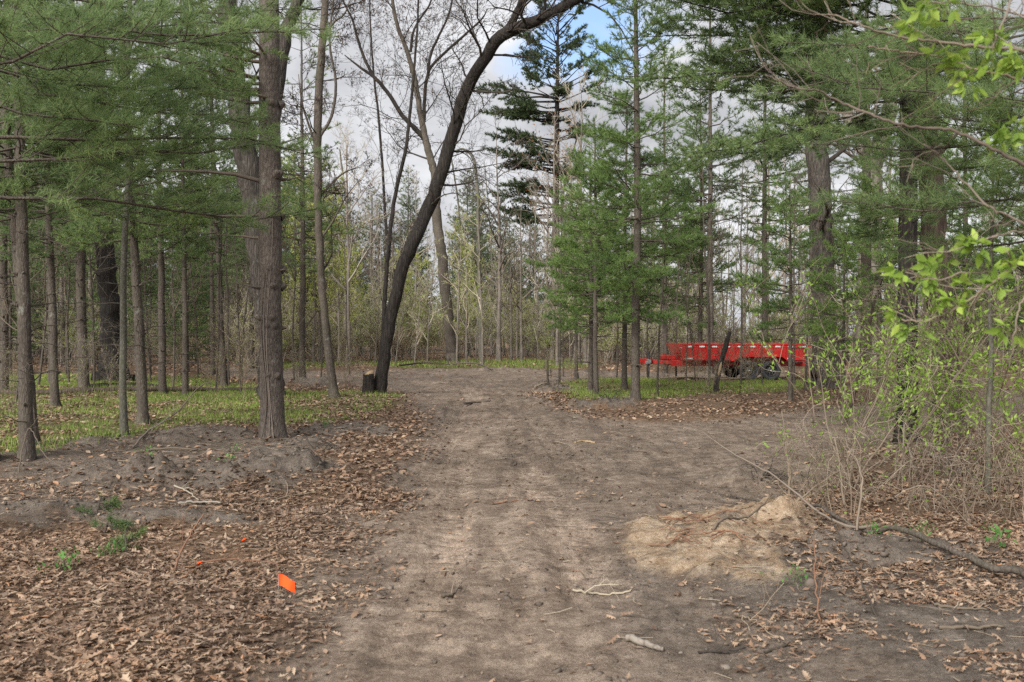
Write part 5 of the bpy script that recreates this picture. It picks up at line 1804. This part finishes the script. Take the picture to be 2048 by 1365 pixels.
# ------------------------------------------------------------------ leafing thicket on the right
rg = np.random.default_rng(211)
hs = [shrub_meshes(1.9, 0.8, 8, rg, (1, 21, ), 2, 0.010, 0.003, 0.05, 0.16, (4, 4, 3), 0.14, (0.038, 0.062)) for _ in range(3)]
hs0 = {}
for k, (px, py, v, sc, lab) in enumerate([(1690, 985, 0, 1.05, "arching leafy shrub at the left front of the right thicket"), (1790, 968, 1, 1.1, "leafy shrub in the middle of the right thicket, before the slim trunk"),
                                          (1905, 950, 2, 1.15, "leafy shrub of the right thicket before the reddish trunk"), (2000, 955, 0, 1.1, "leafy shrub of the right thicket beside the thin sapling"),
                                          (2090, 990, 1, 1.05, "leafy shrub cut by the right picture edge"), (1965, 900, 1, 1.2, "leafy shrub at the back of the thicket, far right"), (1705, 890, 1, 0.9, "leafy shrub spraying left towards the trailer's tail")]):
    g = G(px, py)
    loc = (g[0], g[1], gz(*g))
    if v not in hs0:
        hs0[v] = shrub(hs[v], lab, loc, rg.uniform(0, 6), sc, "leafy shrubs of the right thicket", "cane", "shrub_leaf")
    else:
        dup(hs0[v], loc, rg.uniform(0, 6.28), sc, lab)
g = G(1972, 992)
bare_tree(bare_tree_meshes(3.6, 0.026, rg, 0.45, (7, 5, 4), (2, 6, (0.025, 0.045)), 0.1, (0.3, 0.5, 0.5), maxl=3, rmin=0.0025), "thin grey green sapling standing at the front of the right thicket", (g[0], g[1], gz(*g)), 0, 1, None, "smooth_bark", "twig", "shrub_leaf", "sapling", (0, 0.01))
# dry canes lying and arching at the thicket's foot
lowc = [shrub_meshes(0.95, 0.8, 11, rg, (1, 3, ), 2, 0.005, 0.0022, 0.02, 0.2, (4, 3, 3), 0.35, (0.02, 0.035)) for _ in range(2)]
lc0 = {}
for k, (px, py) in enumerate([(1620, 1000), (1700, 1030), (1780, 1010), (1860, 1030), (1950, 1050), (2040, 1050), (1680, 960), (1900, 1000), (1990, 1010)]):
    g = G(px, py)
    v = k % 2
    lab = ("low tangle of dry canes at the foot of the right thicket", "spreading dry canes with sparse leaves under the right thicket")[v]
    if v not in lc0:
        lc0[v] = shrub(lowc[v], lab, (g[0], g[1], gz(*g)), 0, 1, ("low tangles", "spreading canes")[v] + " of dry canes", "cane", "shrub_leaf", "cane_tangle")
    else:
        dup(lc0[v], (g[0], g[1], gz(*g)), rg.uniform(0, 6.28), rg.uniform(0.8, 1.15))

# ------------------------------------------------------------------ young tree at the right edge with fresh compound leaves
rg = np.random.default_rng(223)


def leaflet(rng):
    b = rng.uniform(-0.15, 0.15)
    dr = rng.uniform(0.1, 0.45)
    half = [(0, 0), (0.12, 0.12), (0.3, 0.21), (0.42, 0.20), (0.48, 0.24), (0.64, 0.13), (0.70, 0.14), (1.0, 0)]
    V, q4, q3 = [], [], []
    for s in (1, -1):
        for t, w in half:
            V.append((s * w * rng.uniform(0.9, 1.1), 0.25 * w + b * t - dr * t * t * 0.5, t))
    for t, w in half:
        V.append((0, b * t - dr * t * t * 0.5, t))
    n = len(half)
    for s in (0, 1):
        for i in range(n - 1):
            f = [2 * n + i, s * n + i, s * n + i + 1, 2 * n + i + 1]
            q4.append(f if s else f[::-1])
    return np.array(V), [np.array(q4)]


LFT = [leaflet(rg) for _ in range(6)]
base = (2.75, 3.7, gz(2.75, 3.7))
bx = thing("leafing_sapling", "young tree off the right edge whose thin branches and fresh light green leaves reach in", "tree", base)
L0 = np.array(base)
tr = smooth_path([base, (2.72, 3.7, 1.0), (2.65, 3.65, 2.0), (2.6, 3.6, 3.2)], 24) - L0
a = Acc()
trunk_tube(a, tr, np.linspace(0.035, 0.012, 24), 10, rg, 0.2)
link("trunk", a.mesh("trunk"), M["smooth_bark"], bx, True)
BR = [([(2440, 520), (2200, 400), (2048, 330), (1980, 295), (1900, 262), (1850, 258), (1800, 250), (1740, 230), (1690, 210), (1640, 185), (1600, 180), (1560, 165), (1530, 150)], 3.5, 0.0075),
      ([(2440, 330), (2200, 150), (2048, 105), (1940, 92), (1870, 85), (1800, 75), (1740, 60), (1700, 45), (1655, 30)], 3.4, 0.007),
      ([(2200, 150), (2100, 175), (2000, 150), (1950, 140), (1870, 112), (1800, 105), (1735, 95)], 3.42, 0.005),
      ([(2440, 700), (2200, 560), (2048, 450), (1978, 414), (1923, 359), (1880, 315), (1846, 289)], 3.6, 0.006),
      ([(2440, 660), (2200, 540), (2060, 520), (1983, 568), (1939, 599), (1895, 626), (1851, 643), (1803, 639)], 3.2, 0.006),
      ([(2060, 520), (2000, 545), (1930, 545), (1870, 560), (1810, 545)], 3.2, 0.004),
      ([(2300, 200), (2060, -10), (2000, 60), (1985, 95)], 3.1, 0.005),
      ([(2200, 560), (2100, 560), (2045, 600), (2030, 660), (2020, 740)], 3.15, 0.004),
      ([(2200, 540), (2060, 470), (2000, 470), (1956, 485)], 3.15, 0.004),
      ([(2200, 150), (2100, 60), (2000, 20), (1900, 8), (1840, 5)], 3.3, 0.004)]
brp = []
for pxs, dd, r in BR:
    pts = np.array([P(px, py, dd + 0.03 * math.sin(i * 1.7)) for i, (px, py) in enumerate(pxs)]) - L0
    sp = smooth_path(pts, 6 * len(pts))
    sp[1:-1] += rg.normal(0, 0.0025, (len(sp) - 2, 3))
    if pxs[0][0] >= 2300:
        sp[0] = tr[np.argmin(np.abs(tr[:, 2] - sp[0][2]))]
    a = Acc()
    rr = np.linspace(r, 0.0022, len(sp))
    a.tube(sp, rr, 7)
    segs = []
    for j in range(int(len(sp) / 5)):
        i = int(rg.integers(len(sp) // 4, len(sp) - 2))
        ax = nrm(sp[i + 1] - sp[i])
        w = nrm(np.cross(ax, rg.normal(0, 1, 3)))
        grow(segs, sp[i], ax * 0.75 + w * 0.6, rg.uniform(0.08, 0.3), max(0.0016, rr[i] * 0.5), 3, 4, rg, 0.03, 0.2, (3,), (0.5,), (25, 60), 0.4, 0.0011)
    segs_to([a], segs, (4, 4, 4, 4, 3))
    link("branch", a.mesh("branch"), M["cane"], bx, True)
    brp.append(sp)
allp = np.concatenate(brp)
CL = [(1803, 544, 3.2), (1948, 485, 3.15), (1865, 533, 3.2), (1838, 560, 3.2), (1865, 600, 3.2), (1904, 600, 3.2), (1799, 639, 3.2), (1829, 654, 3.2), (1930, 577, 3.2), (1996, 564, 3.2), (2038, 529, 3.15), (1979, 547, 3.2), (2023, 661, 3.15),
      (1827, 40, 3.3), (1846, 59, 3.3), (1853, 11, 3.2), (1893, 11, 3.2), (1879, 114, 3.4), (1901, 95, 3.4), (1923, 139, 3.42), (1956, 139, 3.42), (1941, 172, 3.4), (1989, 99, 3.1), (1978, 77, 3.1), (2018, 128, 3.3), (2043, 124, 3.3),
      (1996, 275, 3.5), (2029, 260, 3.5), (2003, 297, 3.5), (1966, 490, 3.15), (1885, 530, 3.2), (2040, 500, 3.2)]
for px, py, dd in CL:
    tw, lp, ld, ls = Acc(), [], [], []
    c = P(px, py, dd) - L0
    q = allp[np.argmin(np.linalg.norm(allp - c, axis=1))]
    tw.tube([q, (q + c) / 2 + (0, 0, 0.006), c], [0.002, 0.0015, 0.0012], 4)
    for m_ in range(rg.integers(4, 7)):
        dirn = nrm(np.array([rg.normal(-0.3, 0.7), rg.normal(-0.2, 0.4), rg.normal(0.0, 0.5)]))
        st = 0.03
        e = c + dirn * st
        tw.tube([c, (c + e) / 2, e], [0.0011, 0.001, 0.0009], 3)
        s = nrm(np.cross(dirn, rg.normal(0, 1, 3)))
        for dv, sc in ((dirn, 1.0), (dirn * 0.5 + s, 0.8), (dirn * 0.5 - s, 0.8)):
            lp.append(e); ld.append(nrm(dv + np.array([0, 0, -0.25]))); ls.append(sc * rg.uniform(0.038, 0.062))
    tw.add(*scatter(LFT, np.array(lp), basis(np.array(ld), rg), np.array(ls), rg))
    link("leaf_spray", tw.mesh("leaf_spray"), M["spring_leaf"], bx)

# ------------------------------------------------------------------ stump, logs, sticks, roots
rg = np.random.default_rng(233)
b = G(737, 789)
d = b[1]
st = thing("tree_stump", "cut stump with a pale top beside the foot of the leaning tree", "stump", (b[0], b[1], gz(*b)))
a = Acc()
zs = np.linspace(-0.05, 0.56, 10)
trunk_tube(a, np.stack([np.zeros(10), np.zeros(10), zs], -1), np.linspace(0.155, 0.14, 10), 16, rg, 0.2, 0.06)
link("trunk", a.mesh("stump"), M["dark_bark"], st, True)
an = np.arange(16) * 2 * np.pi / 16
rr = 0.135 * (1 + 0.05 * rg.normal(0, 1, 16))
V = np.concatenate([np.stack([np.cos(an) * rr, np.sin(an) * rr, np.full(16, 0.562) + 0.10 * np.cos(an + 0.5)], -1), np.stack([np.cos(an) * 0.14, np.sin(an) * 0.14, np.full(16, 0.54)], -1)])
link("cut_face", make_mesh("cut_face", V, [np.arange(16)[None], np.stack([np.arange(16), 16 + np.arange(16), 16 + (np.arange(16) + 1) % 16, (np.arange(16) + 1) % 16], -1)]), M["wood"], st)


def stick(name, label, cat, pts, r, mat="cane", group=None, n=None, side=6, twigs=0, taper=0.45, wob=0.004):
    """pts: (px, py of the ground beneath, height above it)"""
    W_ = []
    for px, py, h in pts:
        g = G(px, py)
        W_.append(np.array([g[0], g[1], gz(*g) + h]))
    W_ = np.array(W_)
    n = n or max(8, 5 * len(pts))
    sp = smooth_path(W_, n)
    sp[1:-1] += rg.normal(0, wob, (n - 2, 3))
    o = sp[0].copy()
    a = Acc()
    rad = np.linspace(r, r * taper, n) * (1 + 0.08 * rg.normal(0, 1, n))
    a.tube((sp - o), rad, side)
    a.tube([sp[0] - o, sp[0] - o + (sp[0] - sp[1]) * 0.05], [rad[0], rad[0] * 0.3], side)
    segs = []
    for k in range(twigs):
        i = int(rg.integers(n // 4, n - 2))
        ax = nrm(sp[i + 1] - sp[i])
        w = nrm(np.cross(ax, rg.normal(0, 1, 3))); w[2] = abs(w[2])
        grow(segs, sp[i] - o, ax * 0.7 + w * 0.7, rg.uniform(0.15, 0.4), rad[i] * 0.5, 3, 4, rg, 0.0, 0.2, (3,), (0.5,), (25, 60), 0.3, 0.0015)
    segs_to([a], segs, (4, 4, 4, 4, 3))
    ob = link(name, a.mesh(name), M[mat], None, side > 6, tuple(o))
    return tag(ob, label, cat, group)


stick("fallen_log", "long mossy log lying in the grass of the left wood", "log", [(-60, 792, .05), (120, 790, .06), (300, 786, .07), (420, 783, .06), (560, 780, .05)], 0.10, "red_bark", side=10, wob=0.01)
stick("fallen_log", "short dark log behind the mossy log, before the black oak", "log", [(180, 778, .05), (260, 776, .06), (330, 777, .05)], 0.08, "dark_bark", side=10)
stick("fallen_branch", "thick fallen branch running from the sand patch to the right edge", "branch",
      [(2120, 1185, .04), (2048, 1165, .05), (1980, 1155, .05), (1900, 1130, .06), (1800, 1105, .06), (1740, 1085, .05), (1690, 1062, .06), (1640, 1040, .06), (1590, 1025, .05), (1540, 1018, .05), (1490, 1000, .04), (1462, 985, .03)], 0.028, "pine_bark", side=9, taper=0.25, wob=0.006)
stick("long_stick", "long pale sprung stick rising from the fallen branch towards the track", "stick", [(1760, 1090, .06), (1700, 1075, .08), (1640, 1058, .10), (1590, 1040, .18), (1530, 1035, .36), (1470, 1030, .54), (1405, 1020, .72)], 0.014, "cane", twigs=1, taper=0.3)
stick("arched_stick", "pale bent stick standing at the left front of the right thicket", "stick", [(1715, 1082, .0), (1718, 1080, .2), (1725, 1078, .42), (1718, 1060, .55), (1700, 1040, .6), (1690, 1020, .7)], 0.010, "cane", taper=0.5)
stick("arched_stick", "long pale stick arching across the front of the right thicket", "stick", [(1590, 1020, .05), (1650, 1010, .25), (1720, 1000, .40), (1800, 990, .5)], 0.010, "cane", twigs=2)
stick("standing_stick", "thin upright stick left of the right thicket", "stick", [(1580, 985, 0), (1577, 985, .3), (1570, 985, .6), (1564, 985, .85)], 0.009, "cane", twigs=1)
stick("standing_stick", "broken pale stick standing before the right thicket with a split top", "stick", [(1690, 1010, 0), (1682, 1008, .3), (1670, 1005, .62)], 0.014, "cane")
road_sticks = [
    ("stick on the track, lower right of centre, with a fork at its end", [(1145, 1176, .01), (1200, 1174, .012), (1262, 1178, .01)], 0.009, "pale_twig"),
    ("thick pale broken piece of wood on the lower right of the track", [(1255, 1274, .02), (1290, 1282, .022), (1328, 1291, .02)], 0.022, "pale_bark"),
    ("short curved stick in the middle of the track", [(884, 1187, .01), (905, 1180, .012), (921, 1166, .012)], 0.011, "twig"),
    ("thin reddish stick lying across the track by the pale dust patch", [(985, 1006, .01), (1030, 1006, .01), (1066, 1001, .01)], 0.009, "red_cane"),
    ("dark thin stick on the lower right of the track", [(1398, 1294, .01), (1450, 1287, .01), (1492, 1279, .01)], 0.007, "dark_twig"),
    ("dark crooked stick by the leaves at the lower right", [(1530, 1287, .01), (1580, 1275, .015), (1632, 1268, .012)], 0.008, "dark_twig"),
    ("thin tan straw on the right of the track", [(1470, 1218, .01), (1510, 1240, .02), (1560, 1268, .01)], 0.005, "cane"),
    ("pale dry stick lying on the left dirt mound", [(355, 1014, .03), (400, 1011, .03), (456, 1011, .02)], 0.014, "pale_twig"),
    ("pale curved twig above the pale dry stick on the left", [(348, 980, .05), (372, 990, .05), (396, 1008, .03)], 0.010, "pale_twig"),
    ("grey stick lying at the edge of the left leaf litter", [(500, 1010, .02), (560, 998, .03), (622, 987, .02)], 0.010, "cane"),
    ("reddish cane lying straight across the leaf litter to the flag", [(392, 1138, .05), (470, 1135, .07), (558, 1140, .06)], 0.006, "red_cane"),
    ("reddish cane slanting upward out of the left leaf litter", [(348, 1142, .0), (360, 1140, .12), (385, 1135, .26), (408, 1132, .38)], 0.008, "red_cane"),
    ("weathered stick left of the thick pine's foot", [(245, 912, .03), (330, 908, .03), (395, 907, .02)], 0.018, "twig"),
    ("pale broken branch at the foot of the thick pine", [(560, 892, .03), (610, 886, .05), (680, 893, .03)], 0.012, "cane"),
    ("dark short log lying far up the track", [(930, 806, .03), (955, 803, .04), (982, 803, .03)], 0.035, "twig"),
    ("pale wood splinter on the track's right side", [(1150, 882, .01), (1168, 879, .02), (1190, 881, .01)], 0.022, "wood"),
    ("thin stick beside the pale wood splinter", [(1110, 880, .01), (1140, 882, .012), (1165, 888, .01)], 0.010, "cane"),
    ("fallen stick at the right edge among oak leaves", [(1870, 1216, .01), (1920, 1222, .012), (1975, 1228, .01)], 0.010, "twig"),
    ("pale fallen branch piece at the lower right edge", [(1880, 1256, .012), (1940, 1258, .015), (2010, 1260, .012)], 0.012, "twig"),
    ("straw coloured stem slanting before the sand patch", [(1640, 1250, .0), (1632, 1200, .12), (1628, 1160, .3)], 0.006, "red_cane"),
    ("dark weed stem leaning over the lower right leaves", [(1755, 1235, .0), (1720, 1190, .1), (1680, 1140, .22), (1650, 1100, .36)], 0.006, "dark_twig"),
    ("fallen sapling lying before the trailer with a pale broken end", [(1320, 764, .1), (1380, 764, .16), (1440, 765, .16), (1492, 766, .2)], 0.03, "cane"),
    ("pale stick beside the snag stub at the bend", [(1070, 776, .05), (1082, 772, .06), (1094, 766, .05)], 0.03, "pale_twig"),
    ("dark branch lying by the far grass left of the bend", [(800, 738, .15), (850, 734, .2), (900, 736, .15)], 0.05, "dark_twig"),
    ("grey branch lying at the far edge of the track", [(905, 734, .15), (950, 735, .2), (985, 742, .1)], 0.05, "twig"),
]
for lab, pts, r, mt in road_sticks:
    stick("stick", lab, "stick", pts, r, mt, None, twigs=2 if r < 0.012 and len(pts) > 2 else 0, taper=0.6)
stick("leaning_branch", "long pale branch leaning out of the grass right of the brown pine", "branch", [(265, 896, .02), (300, 880, .08), (350, 872, .35), (400, 868, .62), (440, 866, .78)], 0.016, "cane", twigs=4, taper=0.3)
stick("bare_vine", "pale bare vine curling at the foot of the leftmost foreground pine", "vine", [(36, 948, .0), (46, 930, .25), (58, 925, .42), (72, 930, .3), (90, 935, .12), (128, 945, .03)], 0.008, "twig", twigs=3, taper=0.5)
# roots laid bare in the sand
for k in range(16):
    x0, y0 = rg.uniform(1275, 1440), rg.uniform(1050, 1110)
    dx = rg.uniform(60, 190) * (1 if k % 3 else -0.5)
    stick("exposed_root", "thin reddish root laid bare in the sand patch", "root", [(x0, y0, .02), (x0 + dx * .4, y0 + rg.uniform(-8, 8), .035), (x0 + dx * .7, y0 + rg.uniform(-10, 14), .03), (x0 + dx, y0 + rg.uniform(-12, 22), .01)], 0.006, "red_cane", "roots in the sand", taper=0.4)
stick("thick_root", "thicker brown root curving out of the sand patch", "root", [(1425, 1085, .0), (1450, 1078, .05), (1480, 1068, .07), (1510, 1060, .06), (1545, 1048, .04)], 0.014, "twig")
# brush piles where roots were torn up
pile = [shrub_meshes(0.5, 0.9, 26, rg, None, 1, 0.008, 0.003, -0.12, 0.3, (3, 3), 0.2)]
p0 = None
for px, py, sc, lab in [(1215, 812, 1.0, "heap of dark torn roots under the tallest young pine"), (1112, 780, 0.9, "heap of dirt and roots at the right bend of the track"), (632, 776, 1.0, "brush heap between the thick pine and the leaning tree"),
                        (415, 752, 1.1, "dark brush heap deep in the left wood"), (1190, 742, 1.0, "brush heap beyond the young pines"), (640, 900, 0.6, "small root tangle right of the thick pine's foot"), (1520, 960, 0.7, "root tangle on the bank left of the thicket")]:
    g = G(px, py)
    loc = (g[0], g[1], gz(*g) - 0.03)
    if p0 is None:
        p0 = shrub(pile[0], lab, loc, 0, (sc, sc, sc), None, "dark_twig", name="brush_pile", cat="brush pile")
    else:
        dup(p0, loc, rg.uniform(0, 6.28), sc, lab)

# ------------------------------------------------------------------ marking flag and scraps
def flag():
    g = np.array(G(556, 1196))
    z = gz(*g)
    o = thing("marking_flag", "bright orange marking flag on a wire at the edge of the leaf litter", "flag", (g[0], g[1], z))
    a = Acc()
    a.tube([(0, 0, -0.05), (0.001, 0, 0.05), (0, 0, 0.18)], 0.0014, 6)
    link("staff", a.mesh("staff"), M["wire"], o)
    V, q = [], []
    n, m = 10, 6
    for s in (-1, 1):
        for i in range(n):
            for j in range(m):
                u, v = i / (n - 1), j / (m - 1)
                V.append((0.001 + 0.102 * u, -0.012 * u + 0.009 * math.sin(u * 6 + v) + s * 0.0004, 0.178 - 0.07 * v - 0.036 * u + 0.005 * math.sin(u * 5)))
    for s in (0, 1):
        for i in range(n - 1):
            for j in range(m - 1):
                k = s * n * m + i * m + j
                f = (k, k + m, k + m + 1, k + 1)
                q.append(f if s else f[::-1])
    link("pennant", make_mesh("pennant", V, [np.array(q)]), M["flag"], o, True)


flag()
for px, py, lab in ((398, 1140, "small orange flagging scrap on the reddish cane"), (487, 1088, "tiny orange flagging scrap in the leaves above the reddish cane")):
    g = G(px, py)
    V = [(-.018, -.01, .02), (.016, -.012, .035), (.02, .01, .03), (-.014, .012, .012), (0, 0, .04), (-.018, -.01, .017), (.016, -.012, .032), (.02, .01, .027), (-.014, .012, .009), (0, 0, .037)]
    q = [(0, 1, 4), (1, 2, 4), (2, 3, 4), (3, 0, 4), (6, 5, 9), (7, 6, 9), (8, 7, 9), (5, 8, 9)]
    tag(link("flagging_scrap", make_mesh("scrap", V, [np.array(q)]), M["flag"], None, False, (g[0], g[1], gz(*g) + 0.03)), lab, "flagging tape")

# ------------------------------------------------------------------ seedlings
sd = shrub_meshes(0.13, 0.10, 5, rg, (0, 60, ), 1, 0.002, 0.001, 0.02, 0.15, (3, 3), 0.1, (0.026, 0.048))
ps = {}
for px, py, sc, lab in [(122, 1140, 1.15, "bright green seedling in the leaf litter, far left"), (222, 1108, 1.0, "green seedling right of the far left seedling"), (455, 932, 1.0, "small green plant on the dirt mound left of the thick pine"),
                        (472, 908, 0.9, "small green plant close to the thick pine's foot"), (300, 925, 1.3, "green leafy plant by the leftmost foreground pine"), (75, 915, 1.2, "green tuft at the foot of the leftmost foreground pine"),
                        (1745, 1092, 1.0, "green seedling by the fallen branch"), (1850, 1100, 1.1, "green plant just above the fallen branch"), (1985, 1120, 1.3, "green plant above the fallen branch at the right edge"), (1590, 1165, 0.9, "small weed at the lower end of the sand patch"),
                        (655, 860, 1.0, "small green plant right of the thick pine")]:
    g = G(px, py)
    loc = (g[0], g[1], gz(*g))
    if 0 not in ps:
        ps[0] = shrub(sd, lab, loc, 0, sc, None, "cane", "seedling", "seedling_plant", "seedling")
    else:
        dup(ps[0], loc, rg.uniform(0, 6.28), sc, lab)
pine_sd = pine_meshes("s", 0.35, 0.006, 0.0, 0.05, 0.16, "near", np.random.default_rng(5), 4, 0.08, 0)
for k, (px, py, lab) in enumerate([(208, 1066, "pine seedling with bluish needles in the left leaf litter"), (190, 1040, "pine seedling on the left dirt, behind the others"), (250, 1100, "dark pine seedling beside the green seedling")]):
    g = G(px, py)
    pine_tree(pine_sd, lab, (g[0], g[1], gz(*g)), k, 0.5, None, "pine_bark", "needles", (0, 0.3), "seedling", "pine_seedling")

# tidy: no mesh keeps an empty slot, everything in the scene is linked once
print("objects", len(bpy.data.objects), "faces", sum(len(m.polygons) for m in bpy.data.meshes))
